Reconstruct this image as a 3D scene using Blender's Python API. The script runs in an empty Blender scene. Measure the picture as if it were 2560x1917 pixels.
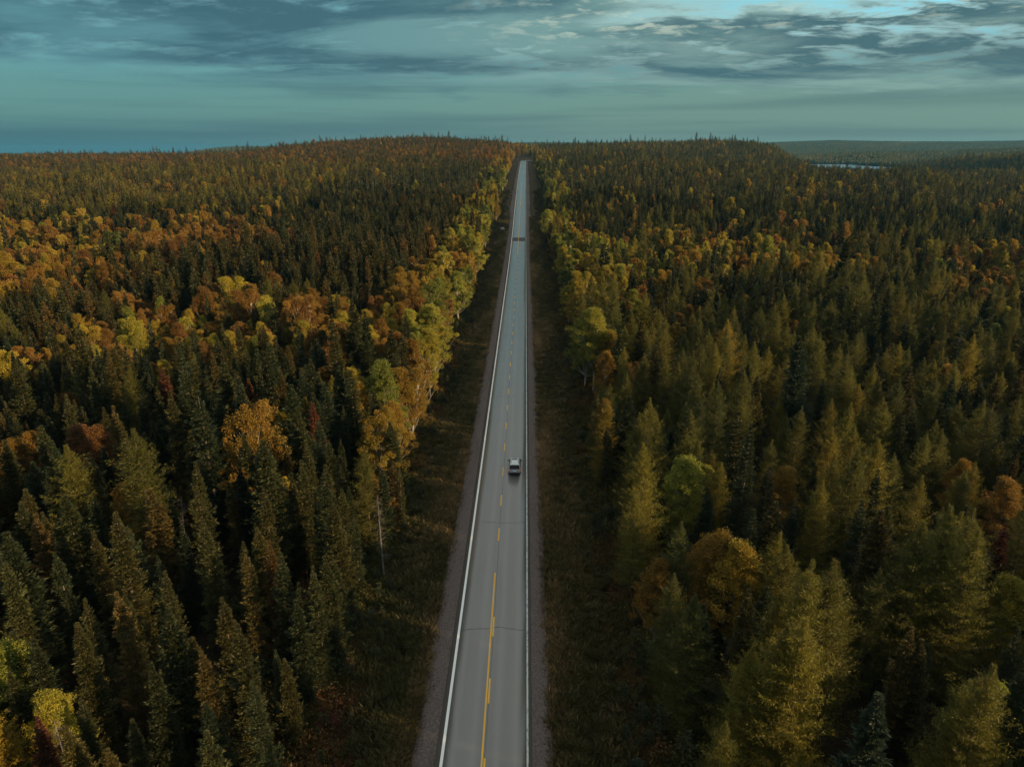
import bpy, math, random
import numpy as np
from mathutils import Vector, Matrix

# ------------------------------------------------------------------ camera, world, sun, exposure
S = bpy.context.scene
COL = S.collection
R = math.radians
PITCH, YAW, CAMX, CAMZ = 18.95, 1.08, 3.12, 49.1
F = 1707.0                                   # focal length in pixels of the 2560 px wide photograph
cd = bpy.data.cameras.new('camera'); cam = bpy.data.objects.new('camera', cd); COL.objects.link(cam)
cd.sensor_width = 36.0; cd.sensor_fit = 'HORIZONTAL'; cd.lens = 36.0 * F / 2560.0
cd.clip_start = 0.5; cd.clip_end = 40000
cam.location = (CAMX, 0, CAMZ); cam.rotation_euler = (R(90 - PITCH), 0, R(YAW))
S.camera = cam
SUN_EL, SUN_AZ = 15.0, 110.0                  # azimuth clockwise from +Y: the sun stands over the forest right of the road
S.view_settings.view_transform = 'Standard'; S.view_settings.look = 'None'
S.view_settings.exposure = 0.72; S.view_settings.gamma = 1.0; S.view_settings.use_curve_mapping = False
S.render.engine = 'CYCLES'
S.cycles.use_denoising = True
S.cycles.max_bounces = 5; S.cycles.diffuse_bounces = 2; S.cycles.transmission_bounces = 3
S.cycles.transparent_max_bounces = 8; S.cycles.volume_bounces = 0
S.cycles.sample_clamp_indirect = 4

sl = bpy.data.lights.new('sun', 'SUN'); sun = bpy.data.objects.new('sun', sl); COL.objects.link(sun)
sl.energy = 5.0; sl.angle = R(1.0); sl.color = (1.0, 0.70, 0.36)
sd = Vector((math.sin(R(SUN_AZ)) * math.cos(R(SUN_EL)), math.cos(R(SUN_AZ)) * math.cos(R(SUN_EL)), math.sin(R(SUN_EL))))
sun.rotation_euler = sd.to_track_quat('Z', 'Y').to_euler(); sun.location = (300, 0, 200)


class NT:
    """small helper for node trees"""
    def __init__(s, tree): s.t = tree; s.n = tree.nodes; s.l = tree.links
    def node(s, typ, ins=None, **kw):
        n = s.n.new(typ)
        for k, v in kw.items(): setattr(n, k, v)
        for k, v in (ins or {}).items(): s.set(n.inputs[k], v)
        return n
    def set(s, sock, v):
        if isinstance(v, bpy.types.NodeSocket): s.l.new(v, sock)
        elif isinstance(v, bpy.types.Node): s.l.new(v.outputs[0], sock)
        else: sock.default_value = v
    def math(s, op, a, b=0.0, c=None, clamp=False):
        n = s.n.new('ShaderNodeMath'); n.operation = op; n.use_clamp = clamp
        s.set(n.inputs[0], a); s.set(n.inputs[1], b)
        if c is not None: s.set(n.inputs[2], c)
        return n.outputs[0]
    def vmath(s, op, a, b=None):
        n = s.n.new('ShaderNodeVectorMath'); n.operation = op
        s.set(n.inputs[0], a)
        if b is not None: s.set(n.inputs[1], b)
        return n.outputs[0]
    def maprange(s, v, a, b, c=0.0, d=1.0, smooth=True):
        n = s.n.new('ShaderNodeMapRange'); n.interpolation_type = 'SMOOTHSTEP' if smooth else 'LINEAR'
        s.set(n.inputs[0], v)
        for i, x in enumerate((a, b, c, d)): s.set(n.inputs[i + 1], x)
        return n.outputs[0]
    def mix(s, f, a, b, blend='MIX'):
        n = s.n.new('ShaderNodeMix'); n.data_type = 'RGBA'; n.blend_type = blend
        s.set(n.inputs[0], f)
        s.set(n.inputs[6], a if not isinstance(a, tuple) else (*a[:3], 1)); s.set(n.inputs[7], b if not isinstance(b, tuple) else (*b[:3], 1))
        return n.outputs[2]
    def ramp(s, f, stops, interp='LINEAR'):
        n = s.n.new('ShaderNodeValToRGB'); n.color_ramp.interpolation = interp
        e = n.color_ramp.elements
        while len(e) < len(stops): e.new(0.5)
        for x, (p, c) in zip(e, stops): x.position = p; x.color = (*c[:3], 1)
        s.set(n.inputs[0], f)
        return n.outputs[0]
    def noise(s, vec, scale, detail=4, rough=0.55, dist=0.0, dims='3D'):
        n = s.n.new('ShaderNodeTexNoise'); n.noise_dimensions = dims
        if vec is not None: s.set(n.inputs['Vector'], vec)
        n.inputs['Scale'].default_value = scale; n.inputs['Detail'].default_value = detail
        n.inputs['Roughness'].default_value = rough; n.inputs['Distortion'].default_value = dist
        return n.outputs[0]


W = bpy.data.worlds.new('World'); S.world = W; W.use_nodes = True
W.cycles.sampling_method = 'MANUAL'; W.cycles.sample_map_resolution = 512
w = NT(W.node_tree); w.n.clear()
sky = w.node('ShaderNodeTexSky', sky_type='NISHITA', sun_disc=False, sun_elevation=R(SUN_EL), sun_rotation=R(SUN_AZ), altitude=200, air_density=1.0, dust_density=2.0, ozone_density=3.0)
STR = 0.12; SKYK = 0.69
tc = w.node('ShaderNodeTexCoord'); sep = w.node('ShaderNodeSeparateXYZ', {0: tc.outputs['Generated']})
dx, dy, dz = sep.outputs
el = w.math('MAXIMUM', dz, 0.0)
den = w.math('ADD', el, 0.10)
u = w.math('DIVIDE', dx, den); v = w.math('DIVIDE', dy, den)
uv = w.node('ShaderNodeCombineXYZ', {0: u, 1: v, 2: 0.0}).outputs[0]
az = w.math('ARCTAN2', dx, dy)               # 0 along the road, positive towards the sun's side
# cloud deck: broad sheets with ragged edges, foreshortened towards the horizon
c1 = w.noise(w.vmath('ADD', w.vmath('MULTIPLY', uv, (0.62, 0.75, 1.0)), (3.0, 1.7, 0.0)), 1.0, 8, 0.54, 0.35)
c2 = w.noise(w.vmath('MULTIPLY', uv, (2.3, 3.0, 1.0)), 1.0, 9, 0.62, 0.3)
d1 = w.math('SUBTRACT', c1, 0.5); d2 = w.math('SUBTRACT', c2, 0.5)
edge = w.math('ADD', el, w.math('ADD', w.math('MULTIPLY', d1, 0.10), w.math('MULTIPLY', d2, 0.05)))
edge = w.math('ADD', edge, w.maprange(az, -0.5, 0.5, -0.006, 0.012))
lo = w.maprange(edge, 0.074, 0.098)
hi = w.math('MULTIPLY', w.maprange(w.math('ADD', az, w.math('MULTIPLY', d1, 0.9)), 0.15, 0.5), w.maprange(w.math('ADD', el, w.math('MULTIPLY', d2, 0.09)), 0.150, 0.168))
holes = w.maprange(w.math('ADD', w.math('MULTIPLY', c1, 0.45), w.math('MULTIPLY', c2, 0.55)), 0.33, 0.50)
deck = w.math('MULTIPLY', w.math('MULTIPLY', lo, holes), w.math('SUBTRACT', 1.0, hi))
# long thin streaks under the deck, close to the horizon
st = w.noise(w.node('ShaderNodeCombineXYZ', {0: w.math('MULTIPLY', az, 1.9), 1: w.math('MULTIPLY', el, 42.0), 2: 3.1}).outputs[0], 1.0, 5, 0.5, 0.3)
streak = w.math('MULTIPLY', w.maprange(st, 0.42, 0.66), w.math('MULTIPLY', w.maprange(el, 0.004, 0.02), w.maprange(el, 0.09, 0.14, 1.0, 0.0)))
tint = w.mix(1.0, sky, (0.80, 1.38, 1.20), 'MULTIPLY')
k = 1.0 / STR
def C(r, g, b): return (r * k * SKYK, g * k * SKYK, b * k * SKYK)
# a veil of high haze greys the clear sky near the horizon
veil_low = w.mix(w.maprange(az, -0.70, 0.25), C(0.036, 0.118, 0.160), C(0.140, 0.228, 0.212))
veil_mid = w.mix(w.maprange(az, -0.6, 0.3), C(0.078, 0.185, 0.195), C(0.132, 0.225, 0.200))
veil = w.mix(w.maprange(el, 0.0, 0.055), veil_low, veil_mid)
gap = w.mix(w.maprange(az, -0.3, 0.6), C(0.150, 0.390, 0.440), C(0.270, 0.740, 0.900))
clear = w.mix(w.maprange(el, 0.07, 0.15), veil, gap)
clear = w.mix(0.12, clear, tint)
shade = w.noise(w.vmath('ADD', w.vmath('MULTIPLY', uv, (0.62, 1.05, 1.0)), (7.3, 2.2, 0.0)), 1.0, 10, 0.58, 0.5)
dark = w.mix(w.maprange(az, -0.6, 0.55), C(0.048, 0.128, 0.166), C(0.064, 0.142, 0.165))
mid_ = w.mix(w.maprange(az, -0.6, 0.5), C(0.094, 0.240, 0.275), C(0.210, 0.340, 0.310))
cloud = w.mix(w.maprange(w.math('ADD', w.math('MULTIPLY', shade, 0.80), w.math('MULTIPLY', c2, 0.20)), 0.40, 0.60), dark, mid_)
# lit rims where the deck thins out and lit heads, warmer and brighter to the right
rim = w.math('MULTIPLY', w.math('MULTIPLY', deck, w.math('SUBTRACT', 1.0, deck)), 4.0)
rim = w.math('MULTIPLY', rim, w.math('MULTIPLY', w.maprange(az, -0.25, 0.2, 0.12, 0.9), w.maprange(el, 0.07, 0.13)))
lump = w.maprange(w.noise(w.vmath('MULTIPLY', uv, (4.6, 5.2, 1.0)), 1.0, 8, 0.6, 0.3), 0.50, 0.64)
lump = w.math('MULTIPLY', lump, w.math('MULTIPLY', w.maprange(w.math('ADD', el, w.math('MULTIPLY', d1, 0.06)), 0.118, 0.160), w.maprange(az, -0.15, 0.12)))
cloud = w.mix(w.math('MAXIMUM', w.math('MULTIPLY', rim, 0.5), w.math('MULTIPLY', lump, 0.55)), cloud, C(0.60, 0.68, 0.55))
out = w.mix(deck, clear, cloud)
out = w.mix(w.math('MULTIPLY', streak, 0.5), out, w.mix(w.maprange(az, -0.6, 0.4), C(0.042, 0.112, 0.150), C(0.080, 0.150, 0.160)))
# overhead the overcast thins to pale grey
over = w.noise(w.vmath('MULTIPLY', uv, (0.8, 0.8, 1.0)), 1.0, 5, 0.55, 0.3)
out = w.mix(w.maprange(el, 0.20, 0.50), out, w.mix(w.maprange(over, 0.3, 0.7), C(0.34, 0.37, 0.37), C(0.56, 0.54, 0.49)))
bg = w.node('ShaderNodeBackground', {'Color': out, 'Strength': STR})
wo = w.node('ShaderNodeOutputWorld', {'Surface': bg.outputs[0]})

# ------------------------------------------------------------------ terrain functions
PY = np.array([-900, 0, 150, 260, 330, 380, 440, 550, 664, 800, 950, 1117, 1250, 1500, 2000, 3000, 6000, 12000, 20000.0])
PZ = np.array([-2, 0, 2, 3.0, 4.4, 7.0, 11.6, 17.4, 22.6, 26.2, 29.0, 31.0, 31.2, 27, 18, 8, -8, -45, -90.0])
_t = np.linspace(-900, 20000, 41801)
_p = np.interp(_t, PY, PZ); _k = np.hanning(241); _k /= _k.sum()
_p = np.convolve(np.pad(_p, 120, mode='edge'), _k, 'valid')
def P(y): return np.interp(y, _t, _p)

def sstep(x, a, b):
    t = np.clip((x - a) / (b - a), 0, 1); return t * t * (3 - 2 * t)
def gauss(x, y, cx, cy, sx, sy, a, rot=0.0):
    c, s = math.cos(R(rot)), math.sin(R(rot))
    dx, dy = x - cx, y - cy
    xx, yy = dx * c + dy * s, -dx * s + dy * c
    return a * np.exp(-0.5 * ((xx / sx) ** 2 + (yy / sy) ** 2))
def vnoise(x, y, seed=0.0):
    return (np.sin(x * 1.0 + seed) * np.cos(y * 0.83 - seed * 1.7) + 0.6 * np.sin(x * 1.9 - y * 1.3 + seed * 2.3) + 0.4 * np.cos(x * 2.7 + y * 3.1 + seed)) / 2.0
def lake_cx(y): return 795 + 0.30 * (y - 1800) + 14 * np.sin(y / 130.0)
def lake_hw(y): return 102 + 16 * np.sin(y / 90.0)
def lake_mask(x, y):
    # 1 inside the lake, falling to 0 on its shores
    return sstep(lake_hw(y) - np.abs(x - lake_cx(y)), -14, 14) * sstep(y, 1130, 1180) * (1 - sstep(y, 2190, 2230))
# heights of the three ranges of hills against the bearing from the road's origin
def bearing(px): return np.arctan((np.asarray(px, float) - 1280) / (1707 * 1.0573)) - math.radians(1.08)
def ranges(d, rows, cover):
    xs = bearing([r_[0] for r_ in rows]); hs = np.array([49.1 + d * math.cos(x_) * (372 - r_[1]) * 0.000524 - cover for r_, x_ in zip(rows, xs)]); return xs, hs
HILL1 = ranges(1500, [(-400, 390), (0, 389), (300, 388), (500, 386), (600, 380), (690, 370), (750, 364), (800, 359), (900, 352), (1000, 347), (1040, 345), (1150, 348), (1250, 354), (1300, 362), (1340, 364), (1400, 362), (1450, 361),
                      (1500, 359), (1600, 355), (1700, 354), (1800, 352), (1880, 355), (1950, 364), (2000, 374), (2060, 396), (2300, 398), (2500, 390), (2900, 388)], 14)
HILL2 = ranges(2800, [(-400, 388), (0, 386), (1000, 386), (1900, 386), (2050, 384), (2090, 381), (2200, 379), (2300, 377), (2400, 374), (2560, 370), (2900, 366)], 13)
HILL3 = ranges(5400, [(-400, 395), (0, 392), (440, 388), (500, 376), (550, 369), (600, 366), (690, 366), (760, 372), (850, 380), (1200, 372), (1280, 358), (1330, 356), (1420, 357), (1500, 358), (1700, 360), (1900, 358), (2000, 354), (2080, 351),
                      (2200, 354), (2400, 355), (2560, 352), (2900, 352)], 12)
LAKE_Z = 4.0
def corridor(y): return 1 - sstep(y, 1150, 1400)
def G(x, y):
    x = np.asarray(x, float); y = np.asarray(y, float)
    ax = np.abs(x)
    base = P(y)
    # flatter country away from the road on the left, a valley on the right
    wl = sstep(-x, 60, 700); wr = sstep(x, 60, 460)
    base = base * (1 - 0.45 * wl * sstep(y, 150, 700)) * (1 - 0.60 * wr * sstep(y, 250, 700))
    h = base
    d = np.hypot(x, y); brg = np.arctan2(x, np.maximum(y, 1.0)) * sstep(y, -50, 50)
    w1 = np.exp(-0.5 * ((d - 1500) / np.where(d < 1500, 250.0, 300.0)) ** 2)
    h = h + w1 * (np.interp(brg, *HILL1) - h)
    w2 = np.exp(-0.5 * ((d - 2800) / 240.0) ** 2); h = h + w2 * (np.interp(brg, *HILL2) - h)
    w3 = np.exp(-0.5 * ((d - 5400) / 900.0) ** 2); h = h + w3 * (np.interp(brg, *HILL3) - h)
    h = h + sstep(ax, 22, 120) * (1.6 * vnoise(x / 60.0, y / 75.0, 1.0) + 2.0 * vnoise(x / 190.0, y / 170.0, 4.0))
    m = lake_mask(x, y)
    near = sstep(200 - np.abs(x - lake_cx(y)), 0, 75) * sstep(y, 750, 1050) * (1 - sstep(y, 2240, 2330))
    h = h * (1 - near) + np.minimum(h, LAKE_Z + 1.2) * near
    h = h * (1 - m) + (LAKE_Z - 2.5) * m
    # road bed and ditches
    bed = P(y)
    c = corridor(y)
    e = sstep(ax, 5.2, 8.5) * (1 - sstep(ax, 10, 17))
    f = 1 - sstep(ax, 18, 55)
    h = h * (1 - f * c) + bed * f * c
    h = h - c * (0.30 * (1 - sstep(ax, 7, 9)) + 1.15 * e)
    return h

def cam_axes():
    p, a = R(PITCH), R(YAW)
    fwd = np.array([-math.sin(a) * math.cos(p), math.cos(a) * math.cos(p), -math.sin(p)])
    right = np.array([math.cos(a), math.sin(a), 0.0])
    up = np.cross(right, fwd)
    return fwd, right, up
FWD, RIGHT, UP = cam_axes()
CAM = np.array([CAMX, 0, CAMZ])
def project(x, y, z):
    """world -> pixel in the 2560 x 1917 photograph, plus depth"""
    d = np.stack([np.asarray(x, float) - CAM[0], np.asarray(y, float) - CAM[1], np.asarray(z, float) - CAM[2]], -1)
    dp = d @ FWD
    dpc = np.where(np.abs(dp) < 1e-3, 1e-3, dp)
    return 1280 + F * (d @ RIGHT) / dpc, 958.5 - F * (d @ UP) / dpc, dp
def at(px, py, h=0.0):
    """where the sight line through a pixel of the photograph meets the surface h above the ground"""
    d = FWD + RIGHT * ((px - 1280) / F) - UP * ((py - 958.5) / F)
    ts = np.concatenate([np.arange(20, 400, 0.5), np.arange(400, 4000, 4.0)])
    q = CAM[None] + d[None] * ts[:, None]
    s = q[:, 2] - (G(q[:, 0], q[:, 1]) + h)
    i = int(np.argmax(s < 0)) if (s < 0).any() else len(ts) - 1
    return q[i, 0], q[i, 1]

# ------------------------------------------------------------------ mesh helpers
def link(o, parent=None):
    COL.objects.link(o)
    if parent is not None: o.parent = parent
    return o
def tag(o, label=None, cat=None, group=None, kind=None):
    if label: o['label'] = label
    if cat: o['category'] = cat
    if group: o['group'] = group
    if kind: o['kind'] = kind
    return o
def empty(name, loc=(0, 0, 0), rz=0.0):
    o = bpy.data.objects.new(name, None); COL.objects.link(o); o.location = loc; o.rotation_euler = (0, 0, rz); o.empty_display_size = 0.5
    return o
def np_mesh(name, V, Q, mats, mat_idx=None, attrs=None, smooth=False):
    """mesh from vertex array and a list of (n,k) face index arrays"""
    me = bpy.data.meshes.new(name)
    V = np.asarray(V, np.float32)
    Q = [np.asarray(q, np.int32) for q in (Q if isinstance(Q, list) else [Q]) if len(q)]
    me.vertices.add(len(V)); me.vertices.foreach_set('co', V.ravel())
    nl = sum(q.size for q in Q); nf = sum(len(q) for q in Q)
    me.loops.add(nl); me.loops.foreach_set('vertex_index', np.concatenate([q.ravel() for q in Q]) if Q else np.zeros(0, np.int32))
    st = []; off = 0
    for q in Q:
        st.append(off + np.arange(len(q)) * q.shape[1]); off += q.size
    me.polygons.add(nf)
    if nf:
        me.polygons.foreach_set('loop_start', np.concatenate(st).astype(np.int32))
    for m in mats: me.materials.append(m)
    if mat_idx is not None: me.polygons.foreach_set('material_index', np.asarray(mat_idx, np.int32))
    for k_, (dom, arr) in (attrs or {}).items():
        arr = np.asarray(arr)
        typ = 'INT' if arr.dtype.kind == 'i' else ('FLOAT_VECTOR' if arr.ndim == 2 else 'FLOAT')
        a = me.attributes.new(k_, typ, dom)
        a.data.foreach_set('vector' if typ == 'FLOAT_VECTOR' else 'value', arr.ravel().astype(np.int32 if typ == 'INT' else np.float32))
    if smooth and nf: me.polygons.foreach_set('use_smooth', np.ones(nf, bool))
    me.update(calc_edges=True); me.validate()
    return me

class Geo:
    """collects quads (V, F) with a material slot and a per-vertex random value"""
    def __init__(s): s.V = []; s.F = []; s.M = []; s.L = []; s.n = 0
    def add(s, V, Fq, mat=0, leaf=None):
        V = np.asarray(V, float).reshape(-1, 3); Fq = np.asarray(Fq, int)
        s.V.append(V); s.F.append(Fq + s.n); s.M.append(np.full(len(Fq), mat)); s.L.append(np.zeros(len(V)) if leaf is None else leaf); s.n += len(V)
    def leaves(s, c, d, nrm, ln, wd, rng, mat=0, bend=0.12):
        """rhombic sprays: centre base c, direction d, face normal nrm"""
        n = len(c)
        d = d / (np.linalg.norm(d, axis=1, keepdims=True) + 1e-9)
        side = np.cross(nrm, d); side /= (np.linalg.norm(side, axis=1, keepdims=True) + 1e-9)
        up = np.cross(d, side)
        ln = np.broadcast_to(ln, n)[:, None]; wd = np.broadcast_to(wd, n)[:, None]
        V = np.empty((n, 4, 3))
        V[:, 0] = c; V[:, 1] = c + d * ln * 0.45 + side * wd * 0.5 + up * ln * bend
        V[:, 2] = c + d * ln; V[:, 3] = c + d * ln * 0.45 - side * wd * 0.5 + up * ln * bend
        f = np.arange(n * 4).reshape(n, 4)
        s.add(V.reshape(-1, 3), f, mat, np.repeat(rng.random(n), 4))
    def tube(s, pts, rad, sides=6, mat=1):
        pts = np.asarray(pts, float); m = len(pts)
        T = np.gradient(pts, axis=0); T /= (np.linalg.norm(T, axis=1, keepdims=True) + 1e-9)
        ref = np.array([1.0, 0.13, 0.0]) if abs(T[:, 2]).mean() > 0.6 else np.array([0, 0.1, 1.0])
        A = np.cross(T, ref); A /= (np.linalg.norm(A, axis=1, keepdims=True) + 1e-9); B = np.cross(T, A)
        an = np.linspace(0, 2 * np.pi, sides, endpoint=False)
        V = pts[:, None] + (A[:, None] * np.cos(an)[None, :, None] + B[:, None] * np.sin(an)[None, :, None]) * np.asarray(rad)[:, None, None]
        i = np.arange((m - 1) * sides).reshape(m - 1, sides)
        j = np.roll(i, -1, axis=1)
        s.add(V.reshape(-1, 3), np.stack([i, j, j + sides, i + sides], -1).reshape(-1, 4), mat)
    def mesh(s, name, mats, attrs=None, smooth=False):
        return np_mesh(name, np.concatenate(s.V), np.concatenate(s.F), mats, np.concatenate(s.M), {'leaf': ('POINT', np.concatenate(s.L))}, smooth)

# ------------------------------------------------------------------ materials
def new_mat(name):
    m = bpy.data.materials.new(name); m.use_nodes = True
    t = NT(m.node_tree); t.n.clear()
    return m, t
def finish(t, shader, disp=None):
    t.node('ShaderNodeOutputMaterial', {'Surface': shader})
def simple(name, col, rough=0.6, metal=0.0, spec=0.5, noise=0.0, nscale=3.0, emit=None, emits=0.0, coat=0.0):
    m, t = new_mat(name)
    c = (*col, 1)
    if noise:
        g = t.node('ShaderNodeNewGeometry')
        nz = t.noise(g.outputs['Position'], nscale, 4)
        c = t.mix(t.maprange(nz, 0.3, 0.7), tuple(x * (1 - noise) for x in col), tuple(min(1, x * (1 + noise)) for x in col))
    p = t.node('ShaderNodeBsdfPrincipled', {'Base Color': c, 'Roughness': rough, 'Metallic': metal, 'Specular IOR Level': spec, 'Coat Weight': coat})
    if emit: p.inputs['Emission Color'].default_value = (*emit, 1); p.inputs['Emission Strength'].default_value = emits
    finish(t, p.outputs[0]); return m

def foliage_mat(name, stops, trans=0.3, leafvar=0.45, rough=0.55):
    m, t = new_mat(name)
    hue = t.node('ShaderNodeAttribute', attribute_type='INSTANCER', attribute_name='hue').outputs['Fac']
    leaf = t.node('ShaderNodeAttribute', attribute_type='GEOMETRY', attribute_name='leaf').outputs['Fac']
    g = t.node('ShaderNodeNewGeometry')
    big = t.noise(g.outputs['Position'], 0.35, 3)
    h2 = t.math('ADD', hue, t.math('ADD', t.math('MULTIPLY', t.math('SUBTRACT', leaf, 0.5), 0.16), t.math('MULTIPLY', t.math('SUBTRACT', big, 0.5), 0.22)))
    c = t.ramp(h2, stops)
    f = t.math('ADD', 1.0 - leafvar / 2, t.math('MULTIPLY', leaf, leafvar))
    f = t.math('MULTIPLY', f, t.maprange(t.node('ShaderNodeObjectInfo').outputs['Random'], 0.0, 1.0, 0.72, 1.22, False))
    hs = t.node('ShaderNodeHueSaturation', {'Value': f, 'Color': c, 'Saturation': 1.0})
    p = t.node('ShaderNodeBsdfPrincipled', {'Base Color': hs.outputs[0], 'Roughness': rough, 'Specular IOR Level': 0.25})
    tr = t.node('ShaderNodeBsdfTranslucent', {'Color': hs.outputs[0]})
    mx = t.node('ShaderNodeMixShader', {0: trans, 1: p.outputs[0], 2: tr.outputs[0]})
    finish(t, mx.outputs[0]); return m

M_SPRUCE = foliage_mat('spruce_needles', [(0.0, (0.030, 0.048, 0.030)), (0.3, (0.046, 0.056, 0.021)), (0.55, (0.082, 0.074, 0.022)), (0.75, (0.125, 0.082, 0.024)), (0.9, (0.130, 0.052, 0.026)), (1.0, (0.110, 0.040, 0.026))], 0.22)
M_LARCH = foliage_mat('larch_needles', [(0.0, (0.046, 0.058, 0.018)), (0.4, (0.098, 0.098, 0.018)), (0.7, (0.165, 0.140, 0.018)), (1.0, (0.26, 0.18, 0.022))], 0.35)
M_BIRCH = foliage_mat('birch_leaves', [(0.0, (0.080, 0.105, 0.026)), (0.2, (0.230, 0.240, 0.036)), (0.38, (0.340, 0.265, 0.030)), (0.52, (0.275, 0.165, 0.025)), (0.68, (0.220, 0.116, 0.024)), (0.85, (0.150, 0.066, 0.026)), (1.0, (0.130, 0.050, 0.026))], 0.38, 0.6)
M_BRUSH = foliage_mat('brush_leaves', [(0.0, (0.050, 0.062, 0.020)), (0.4, (0.095, 0.082, 0.022)), (0.7, (0.135, 0.072, 0.028)), (1.0, (0.150, 0.058, 0.036))], 0.25)
M_GRASS = foliage_mat('grass_blades', [(0.0, (0.060, 0.062, 0.020)), (0.45, (0.125, 0.100, 0.038)), (0.8, (0.24, 0.165, 0.075)), (1.0, (0.36, 0.25, 0.13))], 0.25)
M_BARK = simple('spruce_bark', (0.085, 0.065, 0.050), 0.9, noise=0.4, nscale=4)
M_GREY = simple('weathered_wood', (0.11, 0.098, 0.088), 0.9, noise=0.4, nscale=3)
def birch_bark():
    m, t = new_mat('birch_bark')
    g = t.node('ShaderNodeNewGeometry')
    n = t.noise(t.vmath('MULTIPLY', g.outputs['Position'], (1.0, 1.0, 5.0)), 2.5, 4)
    c = t.mix(t.maprange(n, 0.5, 0.66), (0.36, 0.33, 0.27), (0.09, 0.075, 0.06))
    p = t.node('ShaderNodeBsdfPrincipled', {'Base Color': c, 'Roughness': 0.75})
    finish(t, p.outputs[0]); return m
M_BBARK = birch_bark()

def far_mat():
    m, t = new_mat('far_forest_foliage')
    kind = t.math('MULTIPLY', t.node('ShaderNodeAttribute', attribute_type='GEOMETRY', attribute_name='hue').outputs['Fac'], 0.75)
    leaf = t.node('ShaderNodeAttribute', attribute_type='GEOMETRY', attribute_name='leaf').outputs['Fac']
    g = t.node('ShaderNodeNewGeometry')
    n = t.noise(g.outputs['Position'], 0.006, 4, 0.6)
    h = t.math('ADD', kind, t.math('MULTIPLY', t.math('SUBTRACT', n, 0.5), 1.1))
    c = t.ramp(h, [(0.0, (0.034, 0.052, 0.030)), (0.35, (0.050, 0.060, 0.026)), (0.6, (0.090, 0.078, 0.025)), (0.8, (0.20, 0.125, 0.028)), (1.0, (0.21, 0.09, 0.024))])
    c = t.mix(1.0, c, t.ramp(leaf, [(0, (0.65, 0.65, 0.65)), (1, (1.2, 1.2, 1.2))]), 'MULTIPLY')
    p = t.node('ShaderNodeBsdfPrincipled', {'Base Color': c, 'Roughness': 0.8, 'Specular IOR Level': 0.1})
    finish(t, p.outputs[0]); return m
M_FAR = far_mat()

def ground_mat():
    m, t = new_mat('forest_floor')
    g = t.node('ShaderNodeNewGeometry'); pos = g.outputs['Position']
    a = t.noise(pos, 0.12, 5, 0.6); b = t.noise(pos, 1.7, 5, 0.65); c_ = t.noise(pos, 9.0, 3)
    sx = t.node('ShaderNodeSeparateXYZ', {0: pos})
    ax = t.math('ABSOLUTE', sx.outputs[0])
    verge = t.maprange(ax, 8.5, 17.0, 1.0, 0.0)
    c = t.mix(t.maprange(a, 0.35, 0.65), (0.020, 0.019, 0.010), (0.040, 0.028, 0.016))
    gr = t.mix(t.maprange(b, 0.35, 0.65), (0.050, 0.048, 0.018), (0.090, 0.066, 0.034))
    gr = t.mix(t.maprange(a, 0.45, 0.7), gr, (0.075, 0.040, 0.030))
    c = t.mix(verge, c, gr)
    c = t.mix(1.0, c, t.ramp(c_, [(0.3, (0.6, 0.6, 0.6)), (0.7, (1.3, 1.3, 1.3))]), 'MULTIPLY')
    bp = t.node('ShaderNodeBump', {'Strength': 0.8, 'Distance': 0.3, 'Height': b})
    p = t.node('ShaderNodeBsdfPrincipled', {'Base Color': c, 'Roughness': 0.95, 'Specular IOR Level': 0.1, 'Normal': bp.outputs[0]})
    finish(t, p.outputs[0]); return m
def asphalt_mat():
    m, t = new_mat('worn_asphalt')
    g = t.node('ShaderNodeNewGeometry'); pos = g.outputs['Position']
    s = t.node('ShaderNodeSeparateXYZ', {0: pos}); X, Y = s.outputs[0], s.outputs[1]
    # wheel tracks: two per lane
    def track(x0, wd):
        return t.maprange(t.math('ABSOLUTE', t.math('SUBTRACT', X, x0)), 0.0, wd, 1.0, 0.0)
    tr = t.math('MAXIMUM', t.math('MAXIMUM', track(-2.75, .55), track(-1.05, .55)), t.math('MAXIMUM', track(0.95, .55), track(2.65, .55)))
    mid = t.math('MAXIMUM', track(-1.9, .5), track(1.8, .5))
    lines = t.noise(t.vmath('MULTIPLY', pos, (3.2, 0.02, 1.0)), 1.0, 4, 0.6)
    blot = t.noise(t.vmath('MULTIPLY', pos, (0.5, 0.06, 1.0)), 1.0, 5, 0.6)
    fine = t.noise(pos, 14.0, 3, 0.7)
    c = t.mix(t.maprange(blot, 0.3, 0.7), (0.104, 0.107, 0.103), (0.138, 0.141, 0.135))
    c = t.mix(t.math('MULTIPLY', tr, 0.45), c, (0.200, 0.208, 0.199))
    c = t.mix(t.math('MULTIPLY', mid, 0.45), c, (0.115, 0.115, 0.108))
    c = t.mix(t.math('MULTIPLY', t.maprange(lines, 0.35, 0.7), 0.30), c, (0.125, 0.127, 0.12))
    edge = t.maprange(t.math('ABSOLUTE', X), 3.75, 3.95)
    c = t.mix(t.math('MULTIPLY', edge, 0.6), c, (0.120, 0.104, 0.092))
    c = t.mix(1.0, c, t.ramp(fine, [(0.3, (0.86, 0.86, 0.86)), (0.7, (1.12, 1.12, 1.12))]), 'MULTIPLY')
    bp = t.node('ShaderNodeBump', {'Strength': 0.12, 'Distance': 0.015, 'Height': fine})
    p = t.node('ShaderNodeBsdfPrincipled', {'Base Color': c, 'Roughness': 0.24, 'Specular IOR Level': 1.0, 'IOR': 1.7, 'Normal': bp.outputs[0]})
    finish(t, p.outputs[0]); return m
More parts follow.
